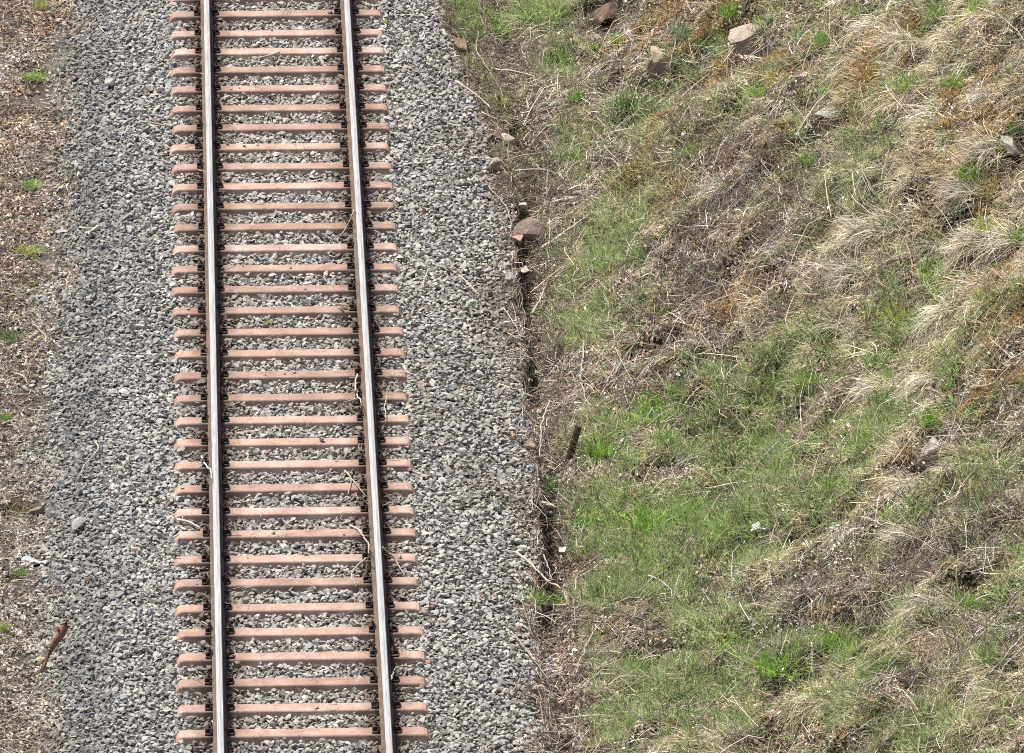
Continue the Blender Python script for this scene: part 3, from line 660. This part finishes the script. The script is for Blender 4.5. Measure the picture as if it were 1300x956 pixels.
# px, py, width px, height px, thickness m, colour, turn, tilt, slab, label
ROCKS = [(770, 14, 44, 26, .13, (.16, .11, .085), .3, .1, 0, 'large dark brown rock jutting out at the top of the slope'),
 (799, 42, 15, 22, .06, (.46, .45, .42), .2, .3, 0, 'small grey-white lichened stone just below the large dark brown rock'),
 (835, 63, 24, 40, .06, (.42, .33, .26), .9, -1.1, 0, 'pale tilted slab with orange moss above it'),
 (946, 40, 48, 32, .07, (.44, .36, .30), .5, -.9, 0, 'broad pale pinkish rock near the top of the slope'),
 (1048, 143, 27, 15, .03, (.42, .43, .40), .45, -.8, 1, 'flat grey stone like a small paver among the dry grass'),
 (586, 55, 24, 26, .08, (.26, .18, .13), -.6, .2, 0, 'brown rock at the ballast edge left of the ditch top'),
 (630, 173, 20, 18, .08, (.19, .13, .10), .5, .1, 0, 'dark brown rock beside a pale one on the lip of the ditch'),
 (647, 176, 28, 18, .08, (.45, .38, .33), .2, .15, 0, 'pale pinkish rock on the lip of the ditch, right of a dark brown one'),
 (633, 210, 28, 18, .09, (.36, .29, .25), -.2, .1, 0, 'flat-topped brown rock on the ditch edge with a stick across it'),
 (676, 293, 40, 24, .13, (.27, .21, .17), -.15, .25, 0, 'large dark wet-looking rock bridging the ditch'),
 (657, 302, 14, 16, .06, (.40, .26, .22), .4, .3, 0, 'small reddish stone leaning on the large rock in the ditch'),
 (666, 261, 13, 11, .04, (.46, .39, .36), 0, .1, 0, 'small pale pink stone in the ditch above the large dark rock'),
 (668, 343, 12, 10, .04, (.45, .38, .34), .6, .1, 0, 'small pale stone lying in the ditch below the large dark rock'),
 (648, 353, 12, 10, .04, (.48, .47, .45), .3, .1, 0, 'whitish stone on the ballast edge left of the ditch'),
 (675, 565, 15, 15, .06, (.34, .25, .19), .3, .2, 0, 'tan stone at the ballast edge left of the leaning stake'),
 (48, 649, 22, 12, .05, (.27, .21, .17), .1, .1, 0, 'flat brown stone at the left edge of the ballast'),
 (46, 715, 13, 9, .04, (.62, .62, .60), .2, .1, 0, 'small white stone at the left edge of the ballast'),
 (33, 712, 12, 9, .04, (.38, .41, .43), .2, .1, 0, 'bluish grey stone beside a small white stone on the left verge'),
 (51, 838, 11, 10, .04, (.44, .41, .26), .5, .1, 0, 'yellowish stone beside the brown broken branch at lower left'),
 (789, 563, 15, 12, .05, (.50, .46, .41), .2, .2, 0, 'bone-pale stone in the green grass right of the leaning stake'),
 (1097, 816, 20, 20, .08, (.38, .36, .37), .2, .2, 0, 'rounded lilac-grey stone right of a bright tussock near the bottom'),
 (1187, 568, 36, 20, .12, (.40, .375, .34), .1, .5, 0, 'pale grey rock face in the bank under a vivid green tussock'),
 (1156, 487, 15, 10, .04, (.60, .59, .56), .5, .2, 0, 'whitish stone among the combed dry grass on the right'),
 (705, 258, 20, 11, .06, (.40, .33, .26), .1, .1, 1, 'flat tan rock just right of the ditch, near a curved stick'),
 (138, 104, 13, 11, .05, (.36, .36, .35), .2, .1, 0, 'rounded grey stone larger than its neighbours on the left ballast'),
 (98, 666, 20, 12, .06, (.34, .34, .34), .2, .1, 0, 'big grey stone on the ballast at lower left'),
 (868, 172, 11, 9, .04, (.58, .57, .55), .2, .1, 0, 'small white stone in the middle of the upper slope'),
 (1279, 178, 20, 26, .07, (.38, .36, .33), .8, .4, 1, 'pale stone leaning in the long dry grass at far right'),
 (715, 700, 18, 12, .06, (.40, .39, .37), .1, .1, 0, 'grey stone on the right lip of the lower ditch')]
def over(x, y):       # the land with the ditch bridged at its lips, for what lies across it
    z = surf(x, y); return np.where((x > 2.2) & (x < 2.85), np.maximum(z, -.24), z)
for i, (px, py, wp, hp_, th, c, rz, tl, slab, lab) in enumerate(ROCKS):
    p = at(px, py + hp_ * .3, over); wx = wp / 128 / 2 * 1.12; th = max(th, hp_ / 128 * .5) if tl > 0 else th; dy = hp_ / 256 / math.sin(.364 - tl * .6) if tl < 0 else max((hp_ / 128 - th * .55) / .36, wx * .8) / 2
    me = rock_mesh(200 + i, (wx, dy, th), 'rock', slab, .10 if tl > 0 else .28); me.materials.append(M_ROCK)
    o = link('rock' if wp > 16 else 'stone', me); n = normal(p[0:1], p[1:2])[0]
    q = Vector((0, 0, 1)).rotation_difference(Vector(n * .6 + np.array([0, 0, .4])))
    o.rotation_euler = (q.to_matrix() @ Matrix.Rotation(rz * .5, 3, 'Z') @ Matrix.Rotation(-tl * .6, 3, 'X')).to_euler()
    o.location = p + np.array([0, 0, th * .05 + (.03 if tl > 0 else .045)]); o.color = c + (1,)
    tag(o, lab, 'rock' if wp > 16 else 'stone')

# ------------------------------------------------------------------ sticks and branches
PALE, CREAM, GREY, TAN, DARK, BROWN = (.42, .37, .30), (.46, .40, .31), (.33, .30, .27), (.36, .28, .20), (.10, .075, .06), (.21, .125, .085)
STICKS = [
 ([(608, 43), (601, 68), (624, 98), (639, 120), (644, 143)], 2.6, PALE, 'thin wavy pale twig hanging down the ballast edge at the top'),
 ([(624, 90), (650, 99), (681, 108)], 4, CREAM, 'short thick pale stick reaching from the ditch top to the slope'),
 ([(581, 108), (603, 123), (621, 143)], 4.5, PALE, 'thick pale stick lying on the ballast just left of the ditch top'),
 ([(611, 146), (644, 161)], 3, PALE, 'short pale stick over a brown rock at the ditch edge'),
 ([(552, 24), (578, 43), (598, 78)], 2, BROWN, 'thin brown twig trailing over the ballast near the top edge'),
 ([(858, 59), (849, 98)], 2.4, CREAM, 'straight cream stalk standing right of a pale tilted slab'),
 ([(753, 208), (765, 207), (783, 217), (787, 236)], 4, GREY, 'curved grey stick on the slope bending downhill at its right end'),
 ([(645, 207), (685, 204), (725, 189)], 2.2, PALE, 'long thin pale twig running from a ditch rock up the slope'),
 ([(655, 227), (683, 224), (710, 233)], 4.6, PALE, 'arched pale branch across the ditch above the large dark rock'),
 ([(689, 325), (715, 306), (747, 281)], 5.6, (.50, .46, .34), 'long straight pale branch leaning up the slope from the large rock'),
 ([(675, 408), (687, 385), (691, 368)], 4, PALE, 'pale stick sloping down into the ditch below its dark hole'),
 ([(710, 370), (728, 383), (730, 395)], 2.8, PALE, 'small bent pale twig left of the green patch by the ditch'),
 ([(782, 486), (800, 456), (820, 430)], 4.2, GREY, 'straight grey stick in the leaf litter above the green grass'),
 ([(741, 442), (739, 465), (740, 498), (745, 518), (750, 533)], 3.2, CREAM, 'upright S-shaped cream branch above the leaning stake'),
 ([(698, 518), (691, 545), (690, 583)], 3, PALE, 'pale upright stick just left of the leaning stake'),
 ([(650, 527), (680, 521), (702, 514)], 3, DARK, 'dark grey stick lying across the ballast edge above the tan stone'),
 ([(688, 643), (705, 654)], 5, CREAM, 'short thick cream stub at the head of the lower ditch'),
 ([(655, 705), (678, 724), (693, 740), (711, 759)], 4.8, CREAM, 'pale branch lying diagonally over the lower ditch'),
 ([(691, 708), (698, 735), (705, 746)], 2.8, GREY, 'thin grey twig dropping into the lower ditch'),
 ([(743, 725), (718, 743)], 2.2, BROWN, 'short brown twig right of the lower ditch'),
 ([(760, 803), (745, 826), (730, 864)], 3, PALE, 'long straight pale stalk below the lower ditch'),
 ([(690, 856), (728, 844)], 2.2, PALE, 'thin pale twig crossing the bottom end of the ditch'),
 ([(650, 806), (673, 836), (696, 868)], 2.8, GREY, 'greyish twig sliding down the ballast edge at the bottom'),
 ([(803, 796), (813, 773), (832, 760)], 2.2, PALE, 'thin pale twig leaning in the lower green grass'),
 ([(823, 740), (836, 745), (851, 760), (850, 769)], 2.4, (.58, .56, .52), 'whitish hooked twig lying on the lower green grass'),
 ([(877, 671), (863, 696)], 2.2, DARK, 'short dark twig poking out of the green grass left of the paper scraps'),
 ([(1206, 700), (1211, 740), (1216, 771)], 2.6, DARK, 'dark upright bramble stem in the lower right hollow'),
 ([(1300, 753), (1274, 785), (1233, 812)], 3, GREY, 'long grey branch running off the right edge above the cut branches'),
 ([(1300, 816), (1276, 842), (1250, 872)], 4.2, GREY, 'thick grey branch running off the lower right edge, upper of a pair'),
 ([(1300, 832), (1280, 850), (1258, 884)], 3.4, GREY, 'grey branch running off the lower right edge, lower of a pair'),
 ([(1151, 826), (1187, 807), (1241, 811)], 3.2, PALE, 'bent pale branch lying level below the straw clump at lower right'),
 ([(1098, 748), (1118, 744), (1137, 739)], 3, PALE, 'short pale stick over the dark hollow at lower right'),
 ([(1236, 818), (1229, 836), (1221, 850)], 3, DARK, 'short dark stick below the bent pale branch'),
 ([(1025, 858), (1046, 857)], 2.8, PALE, 'small pale stick just right of the bottom green tussock'),
 ([(1193, 592), (1216, 533), (1224, 510)], 2.8, GREY, 'long thin grey shoot right of the vivid green tussock'),
 ([(1233, 503), (1261, 500), (1286, 473)], 5, TAN, 'thick tan root curving up to a dark recess at right'),
 ([(1300, 568), (1276, 590), (1251, 612)], 2.2, PALE, 'straight pale stalk near the right edge, halfway down'),
 ([(1191, 654), (1216, 642), (1223, 625)], 6.5, (.50, .42, .31), 'thick pale tan root stub below an orange moss cushion'),
 ([(1083, 445), (1086, 460), (1080, 476)], 2.6, PALE, 'small crooked pale twig among the combed grass'),
 ([(1030, 530), (1050, 495), (1066, 446)], 2.6, BROWN, 'long thin brown stem above the middle of the slope'),
 ([(980, 315), (1003, 300), (1026, 284)], 3.6, (.46, .44, .42), 'grey-white branch left of the palest dry grass'),
 ([(1025, 259), (1018, 268), (1010, 236)], 2.4, GREY, 'thin forked grey twig above the grey-white branch'),
 ([(1259, 109), (1271, 107), (1277, 89)], 3.4, GREY, 'kinked grey branch near the top right corner'),
 ([(1241, 71), (1270, 69), (1300, 66)], 2.4, GREY, 'level grey twig running off the top right edge'),
 ([(1168, 58), (1153, 76), (1142, 94)], 2.2, DARK, 'dark slanting twig in the dry grass near the top right'),
 ([(123, 564), (126, 575), (109, 593), (100, 612)], 3.2, PALE, 'pale hooked twig on the left ballast'),
 ([(75, 611), (64, 628), (53, 642)], 2.2, PALE, 'thin pale twig leading to a flat brown stone on the left'),
 ([(42, 415), (60, 430), (58, 440), (43, 459)], 3, PALE, 'pale twig bent like a hook on the left verge'),
 ([(124, 293), (117, 300), (108, 303)], 7, (.55, .50, .40), 'short pale piece of bark on the left ballast'),
 ([(102, 431), (88, 434), (75, 435)], 2.6, PALE, 'thin level pale twig on the left ballast'),
 ([(58, 364), (42, 372), (25, 381)], 2.4, PALE, 'thin pale straight twig on the left verge halfway up'),
 ([(20, 478), (31, 480), (39, 493)], 3.2, PALE, 'curved pale twig on the left verge'),
 ([(178, 158), (195, 160), (214, 164)], 4, GREY, 'grey level stick on the ballast left of the upper sleepers'),
 ([(105, 150), (97, 161), (88, 174)], 2.4, GREY, 'thin grey twig on the upper left ballast'),
 ([(203, 249), (190, 254), (176, 262)], 2.4, DARK, 'thin dark twig on the ballast left of the sleepers'),
 ([(118, 796), (100, 814), (83, 832)], 2.4, GREY, 'thin grey stalk right of the brown broken branch'),
 ([(257, 583), (261, 593), (267, 603), (270, 614)], 3.2, (.62, .60, .55), 'white curved twig leaning on the left rail'),
 ([(226, 664), (241, 666), (255, 675)], 4, (.62, .58, .50), 'white curved twig on the left ends of the lower sleepers'),
 ([(227, 682), (216, 690), (206, 694)], 3, (.58, .55, .50), 'short white twig off the left end of a lower sleeper'),
 ([(444, 671), (460, 683), (473, 693), (474, 705), (467, 719)], 3.2, CREAM, 'cream looped twig against the right rail, upper part of the loop'),
 ([(465, 712), (453, 723), (449, 734), (458, 749)], 2.8, CREAM, 'cream twig curling below the looped one at the right rail'),
 ([(486, 699), (500, 714), (512, 731)], 2.8, CREAM, 'cream twig slanting down right of the right rail'),
 ([(496, 866), (498, 853), (511, 846), (521, 852)], 2.4, CREAM, 'bent cream twig beside the right rail at the bottom'),
 ([(453, 479), (448, 490), (453, 508), (463, 515)], 2.8, (.60, .57, .51), 'white bow-shaped twig left of the right rail'),
 ([(491, 510), (487, 518), (491, 535)], 2.4, CREAM, 'small cream curved twig just right of the right rail'),
 ([(438, 601), (448, 613), (443, 632)], 2.4, CREAM, 'cream twig bent over a sleeper left of the right rail'),
 ([(441, 604), (452, 618), (464, 632)], 2.2, CREAM, 'straight cream twig forking off a bent one by the right rail'),
 ([(356, 70), (326, 79), (304, 84)], 3.6, CREAM, 'cream stick lying between the rails near the top'),
 ([(543, 345), (537, 357), (531, 369)], 2.4, CREAM, 'short cream twig on the right ballast'),
 ([(583, 353), (596, 365), (610, 379)], 3, CREAM, 'straight cream twig on the right ballast towards the ditch'),
 ([(449, 291), (434, 299), (420, 308)], 2.6, CREAM, 'cream twig slanting to the right rail in the upper half'),
 ([(504, 262), (494, 267), (486, 275)], 2.6, CREAM, 'cream twig between two right sleeper ends'),
 ([(308, 336), (290, 341), (283, 346)], 2.4, (.58, .56, .5), 'short pale twig right of the left rail in the upper half'),
 ([(620, 240), (640, 262), (652, 292)], 2.4, GREY, 'thin grey twig sliding from the ballast towards the large ditch rock'),
 ([(640, 395), (652, 412), (662, 431)], 2.4, PALE, 'thin pale twig on the ballast edge below the dark ditch hole'),
]
def stick(pts, thick, c, lab, taper=.55):
    r = np.random.default_rng(int(pts[0][0] * 7 + pts[0][1]))
    W = [at(px, py, over) for px, py in pts]; rad = max(thick / 128 / 2 * .74, .006)
    P = []
    for a, b in zip(W[:-1], W[1:]):
        n = max(2, int(np.linalg.norm(b - a) / .05))
        for k in range(n): P.append(a + (b - a) * k / n)
    P.append(W[-1]); P = np.array(P)
    if len(P) > 4:
        for _ in range(4): P[1:-1] = (P[:-2] + P[1:-1] * 2 + P[2:]) / 4
    P[:, :2] += np.cumsum(r.normal(0, .0045, (len(P), 2)), 0)
    z = np.array([float(over(p[0], p[1])) for p in P]); P[:, 2] = np.maximum(P[:, 2], z) + rad * 1.1 + np.where(P[:, 0] > 2.4, .07, .022)
    for _ in range(3): P[1:-1, 2] = np.maximum((P[:-2, 2] + P[1:-1, 2] * 2 + P[2:, 2]) / 4, z[1:-1] + rad * .6)
    o0 = P[0].copy(); t = np.linspace(0, 1, len(P)); R = rad * (1 - (1 - taper) * t) * r.normal(1, .07, len(P))
    V, F = tube(P - o0, R, 6)
    if rad > .008:                                              # snapped side shoots
        for _ in range(3):
            i = r.integers(1, len(P) - 1); d = r.normal(0, 1, 3) * np.array([1, 1, .3]); d /= np.linalg.norm(d); b = P[i] - o0
            l = r.uniform(.6, 1.8); tube([b, b + d * .05 * l, b + d * .10 * l + np.array([r.normal(0, .015), 0, .01])], [rad * .5, rad * .36, rad * .22], 5, V, F)
    big = rad > .015
    o = link('dead_branch' if big else 'twig', mesh('twig', V, F, True), M_BARK); o.location = o0; o.color = c + (1,)
    return tag(o, lab, 'branch' if big else 'twig')
for q in STICKS: stick(*q)

# brown broken branch standing out of the ballast at lower left
b0 = at(50, 858); up_ = [(0, 0, 0), (.05, .03, .14), (.15, .05, .34), (.205, .06, .42), (.235, .08, .47), (.27, .08, .56)]
V, F = tube([np.array(p) for p in up_], [.016, .022, .034, .043, .040, .022], 8); tube([np.array((.2, .06, .42)), np.array((.17, .05, .50))], [.02, .012], 6, V, F)
o = link('broken_branch', mesh('broken_branch', V, F, True), M_BARK); o.location = b0 - np.array([0, 0, .03]); o.color = (.25, .13, .09, 1)
tag(o, 'reddish brown broken branch sticking up from the ballast at lower left', 'branch')

# leaning stake
s0 = at(718, 597); bm = bmesh.new(); rr = np.random.default_rng(5); prev = None
for k, (h, q) in enumerate([(-.15, 1.0), (.0, 1.0), (.15, .99), (.3, 1.02), (.44, .97), (.47, .8)]):
    ring = []
    for j in range(8):
        a = 6.2832 * j / 8 + .3; rx = .037 * (1 + .12 * math.cos(4 * a)) * q
        ring.append(bm.verts.new((rx * math.cos(a) + .27 * h, rx * math.sin(a) * .9 - .05 * h, h + (rr.normal(0, .012) if k == 5 else 0))))
    if prev:
        for j in range(8): bm.faces.new((prev[j], prev[(j + 1) % 8], ring[(j + 1) % 8], ring[j]))
    else: bm.faces.new(ring[::-1])
    prev = ring
bm.faces.new(prev)
o = link('wooden_stake', bm_mesh('wooden_stake', bm), M_BARK); o.location = s0; o.color = (.105, .07, .055, 1)
tag(o, 'short dark wooden stake leaning in the ground right of the ditch', 'stake')

# two scraps of paper
for px, py, c, lab in [(961, 677, (.72, .72, .70), 'white paper scrap on the green grass, left of a pair'), (972, 682, (.7, .7, .68), 'white paper scrap on the green grass, right of a pair')]:
    p = at(px, py); r = np.random.default_rng(px); n = 5; V = []; F = []
    for i in range(n):
        for j in range(n): V.append(((i / 4 - .5) * .09 + r.normal(0, .003), (j / 4 - .5) * .10, .03 + r.normal(0, .010)))
    V += [(x, y, z - .002) for x, y, z in V[:]]; N = n * n
    for i in range(n - 1):
        for j in range(n - 1):
            a = i * n + j; F += [(a, a + n, a + n + 1, a + 1), (N + a, N + a + 1, N + a + n + 1, N + a + n)]
    rim = [i for i in range(n)] + [i * n + n - 1 for i in range(1, n)] + [(n - 1) * n + j for j in range(n - 2, -1, -1)] + [i * n for i in range(n - 2, 0, -1)]
    for a, b in zip(rim, rim[1:] + rim[:1]): F.append((a, b, N + b, N + a))
    o = link('paper_scrap', mesh('paper_scrap', V, F), M_PAPER); o.location = p + np.array([0, 0, .05]); o.rotation_euler = (.3, -.5, px); tag(o, lab, 'paper')

# ------------------------------------------------------------------ tussocks one could count
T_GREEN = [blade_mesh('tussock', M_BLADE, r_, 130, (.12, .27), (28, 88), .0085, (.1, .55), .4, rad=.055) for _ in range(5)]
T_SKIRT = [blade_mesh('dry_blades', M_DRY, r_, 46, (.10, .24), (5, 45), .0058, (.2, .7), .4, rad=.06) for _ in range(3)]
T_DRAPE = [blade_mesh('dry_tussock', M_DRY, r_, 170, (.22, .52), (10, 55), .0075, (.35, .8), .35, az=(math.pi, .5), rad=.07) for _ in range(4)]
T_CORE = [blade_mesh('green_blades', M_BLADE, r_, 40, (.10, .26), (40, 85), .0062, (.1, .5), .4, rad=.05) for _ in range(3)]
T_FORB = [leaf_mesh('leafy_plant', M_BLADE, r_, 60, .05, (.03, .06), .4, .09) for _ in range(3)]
VIV, MID, DRK, YEL, BLU = (.25, .44, .06), (.28, .41, .11), (.11, .22, .05), (.42, .47, .11), (.21, .32, .14)
TUS = [
 (625, 36, 66, 38, MID, 'wide green tussock at the top of the ballast edge'), (631, 130, 22, 26, YEL, 'small yellow-green tuft beside the ditch top, under a wavy twig'),
 (685, 22, 56, 34, MID, 'broad green tussock at the top, right of the first one'), (709, 76, 34, 28, DRK, 'dark green tussock below the broad top one'),
 (758, 64, 20, 18, VIV, 'small vivid tuft under the large dark brown rock'), (783, 51, 18, 20, VIV, 'vivid tuft just left of the grey-white lichened stone'),
 (871, 42, 30, 24, BLU, 'bluish green tuft right of the pale tilted slab'), (893, 56, 24, 18, DRK, 'dark green tuft left of the broad pink rock'),
 (928, 16, 30, 24, VIV, 'vivid green tuft above the broad pink rock'), (964, 118, 32, 22, VIV, 'vivid green tuft below the broad pink rock'),
 (943, 95, 14, 12, VIV, 'tiny vivid tuft left of the one below the broad pink rock'), (795, 132, 34, 30, DRK, 'dark leafy tuft in the upper middle of the slope'),
 (731, 124, 20, 16, VIV, 'small vivid tuft in the leaf litter below the dark tussock'), (735, 200, 28, 18, MID, 'green tuft above the curved grey stick'),
 (882, 190, 30, 28, MID, 'grassy tuft below the small white stone'), (1013, 50, 30, 26, BLU, 'bluish tuft right of the broad pink rock'),
 (1044, 52, 24, 20, VIV, 'vivid tuft in the dry grass above the grey paver-like stone'), (1090, 16, 26, 24, MID, 'green tuft on the top edge above the orange moss'),
 (1193, 18, 36, 32, MID, 'full green tussock on the top edge towards the right'), (1248, 8, 34, 24, VIV, 'vivid tussock on the top edge near the right corner'),
 (1151, 106, 40, 36, MID, 'green tussock with straw sweeping left of it, upper right'), (1213, 105, 28, 32, VIV, 'vivid tussock in the upper right dry grass'),
 (1203, 178, 22, 32, DRK, 'tall dark green tussock with dry blades on its left, upper right'), (1228, 222, 28, 24, VIV, 'vivid tussock below the tall dark one at upper right'),
 (1290, 162, 18, 26, DRK, 'dark green tuft on the right edge in the upper part'), (1028, 206, 24, 20, VIV, 'vivid tuft below the grey paver-like stone'),
 (1050, 120, 24, 16, MID, 'green tuft just above the grey paver-like stone'), (1252, 288, 34, 38, YEL, 'yellow-green tussock beside a dark hollow at right'),
 (1293, 300, 28, 32, VIV, 'vivid green tussock cut by the right edge'), (1188, 345, 44, 26, MID, 'wide green tussock right of the palest dry grass'),
 (1139, 404, 36, 34, YEL, 'yellow-green tussock with long upright blades in the right middle'), (1113, 462, 30, 18, MID, 'green tuft above the dark needle-leaved tuft'),
 (1118, 509, 26, 20, DRK, 'very dark green tuft in the combed dry grass'), (1129, 480, 14, 14, VIV, 'tiny vivid tuft above the very dark one'),
 (1182, 533, 32, 28, VIV, 'thick vivid green tussock over a dark bank'), (1025, 484, 34, 24, VIV, 'leafy vivid tuft above the middle grass patch'),
 (978, 482, 16, 22, VIV, 'small vivid tuft left of the leafy one, above the grass patch'), (1135, 654, 28, 28, MID, 'green tuft below the orange moss on the right'),
 (1058, 620, 36, 26, MID, 'green tussock on the right rim of the middle grass patch'), (1063, 814, 40, 42, VIV, 'tall bright tussock standing alone near the bottom'),
 (988, 848, 56, 36, VIV, 'broad bright green tussock at the bottom, left of the tall one'), (1231, 767, 28, 24, VIV, 'vivid tuft above the grey branches at lower right'),
 (1253, 836, 28, 26, MID, 'green tuft between the grey branches at lower right'), (766, 574, 46, 44, VIV, 'lush tussock right beside the leaning stake'),
 (838, 524, 46, 40, VIV, 'lush tussock at the upper rim of the large grass patch'), (866, 492, 30, 42, MID, 'tall pointed tussock above the large grass patch'),
 (846, 558, 36, 30, MID, 'green tussock in the large grass patch under the lush rim one'), (700, 617, 28, 26, DRK, 'dark green tussock at the head of the lower ditch'),
 (745, 660, 40, 50, VIV, 'tall lush tussock right of the lower ditch'), (826, 662, 50, 44, VIV, 'broad lush tussock in the middle of the large grass patch'),
 (874, 642, 36, 34, MID, 'green tussock right of the broad lush one'), (722, 764, 28, 22, VIV, 'bright tuft right of the pale branch over the lower ditch'),
 (680, 762, 28, 22, MID, 'green tuft on the ballast edge by the lower ditch'), (762, 756, 32, 20, DRK, 'dark green tuft under the tall lush tussock'),
 (928, 822, 40, 34, MID, 'green tussock in the lower grass, left of the broad bottom one'), (806, 850, 40, 26, MID, 'green tussock at the bottom right of the pale stalk'),
 (41, 101, 28, 11, VIV, 'low green tuft on the left verge near the top'), (40, 238, 26, 11, MID, 'low green tuft on the left verge a quarter down'),
 (38, 322, 30, 12, YEL, 'low yellow-green tuft on the left verge a third down'), (14, 432, 20, 12, DRK, 'dark green tuft at the left edge halfway down'),
 (7, 533, 12, 12, VIV, 'small vivid tuft cut by the left edge'), (27, 730, 16, 14, MID, 'small green tuft below the white stone on the left verge'),
 (52, 8, 18, 20, YEL, 'yellow-green tuft at the top left'), (4, 800, 14, 14, YEL, 'yellow-green tuft at the left edge near the bottom')]
for i, (px, py, wp, hp_, c, lab) in enumerate(TUS):
    p = at(px, py + hp_ * .32); s = (wp / 128) / .24; sz = max(hp_ / 128 / .185, .35 * s)
    o = link('grass_tussock', T_GREEN[i % 5]); o.location = p + np.array([0, 0, .045]); o.scale = (s, s * 1.05, min(sz, s * 1.2)); o.rotation_euler = (0, 0, i * 1.7)
    o.color = c + (1,); tag(o, lab, 'grass tussock', 'green tussocks on the slope and verge')
    if wp > 18:
        k = link('dry_blades', T_SKIRT[i % 3], None, o); k.color = (.56, .50, .36, 1)
DRAPE = [(1240, 318, 60, 'pale drooping tussock below the yellow-green one at right'), (1100, 300, 80, 'palest straw tussock spread over the upper right middle'), (1075, 352, 70, 'straw tussock sweeping left under the palest one'),
 (1275, 312, 56, 'long straw tussock hanging down beside the vivid edge tussock'), (1190, 402, 64, 'straw tussock right of the yellow-green upright one'), (1172, 150, 64, 'straw tussock sweeping down left of the tall dark one'),
 (1250, 196, 64, 'pale straw tussock between vivid ones at far right'), (1048, 418, 56, 'straw tussock over the middle of the slope'), (1175, 490, 60, 'straw tussock left of the tan root'),
 (1105, 500, 54, 'straw tussock left of the very dark green tuft'), (1140, 62, 60, 'straw tussock near the top, left of the full green one'), (1240, 130, 50, 'rusty straw tussock right of the upper vivid one'),
 (1185, 780, 64, 'pale straw clump right of the lower dark hollow'), (1145, 690, 50, 'straw tussock above the lower dark hollow'), (1160, 625, 50, 'straw tussock below the vivid tussock over the bank'),
 (1098, 40, 50, 'straw tussock at the top, left of the orange moss'), (1225, 250, 54, 'straw tussock over the dark hollow at far right'), (905, 252, 46, 'pale straw tuft above the brambles in the upper middle')]
for i, (px, py, wp, lab) in enumerate(DRAPE):
    p = at(px + wp * .25, py - 4); s = wp / 128 / .42
    o = link('dry_tussock', T_DRAPE[i % 4]); o.location = p + np.array([0, 0, .05]); o.scale = (s, s, s)
    f = frames(p[0:1], p[1:2], np.array([.1 * math.sin(i * 2.3)]), .35)[0]; o.rotation_euler = f; g = .92 + .12 * math.sin(i * 5.1); o.color = (.72 * g, .65 * g, .51 * g, 1)
    tag(o, lab, 'dry tussock', 'dry straw tussocks on the slope')
    k = link('green_blades', T_CORE[i % 3], None, o); k.color = MID + (1,)
for px, py, wp, c, lab in [(490, 27, 9, YEL, 'tiny yellow-green weed at the end of an upper sleeper'), (426, 221, 9, MID, 'tiny green weed left of the right rail in the upper part'), (341, 412, 20, (.30, .27, .10), 'yellowish moss tuft between the rails'),
                           (438, 392, 20, (.28, .21, .10), 'brownish moss tuft on a sleeper by the right rail'), (601, 388, 13, DRK, 'small dark green weed alone on the right ballast'), (483, 256, 14, (.28, .24, .13), 'brownish weed between two right sleeper ends'),
                           (418, 322, 12, (.24, .20, .10), 'small brown weed between the rails near the right one'), (548, 529, 14, (.30, .28, .16), 'straw-coloured weed on the lower right ballast')]:
    p = at(px, py, surf); s = wp / 128 / .24
    o = link('weed', T_FORB[px % 3]); o.location = p; o.scale = (s, s * 1.2, s * .8); o.color = c + (1,); tag(o, lab, 'weed')
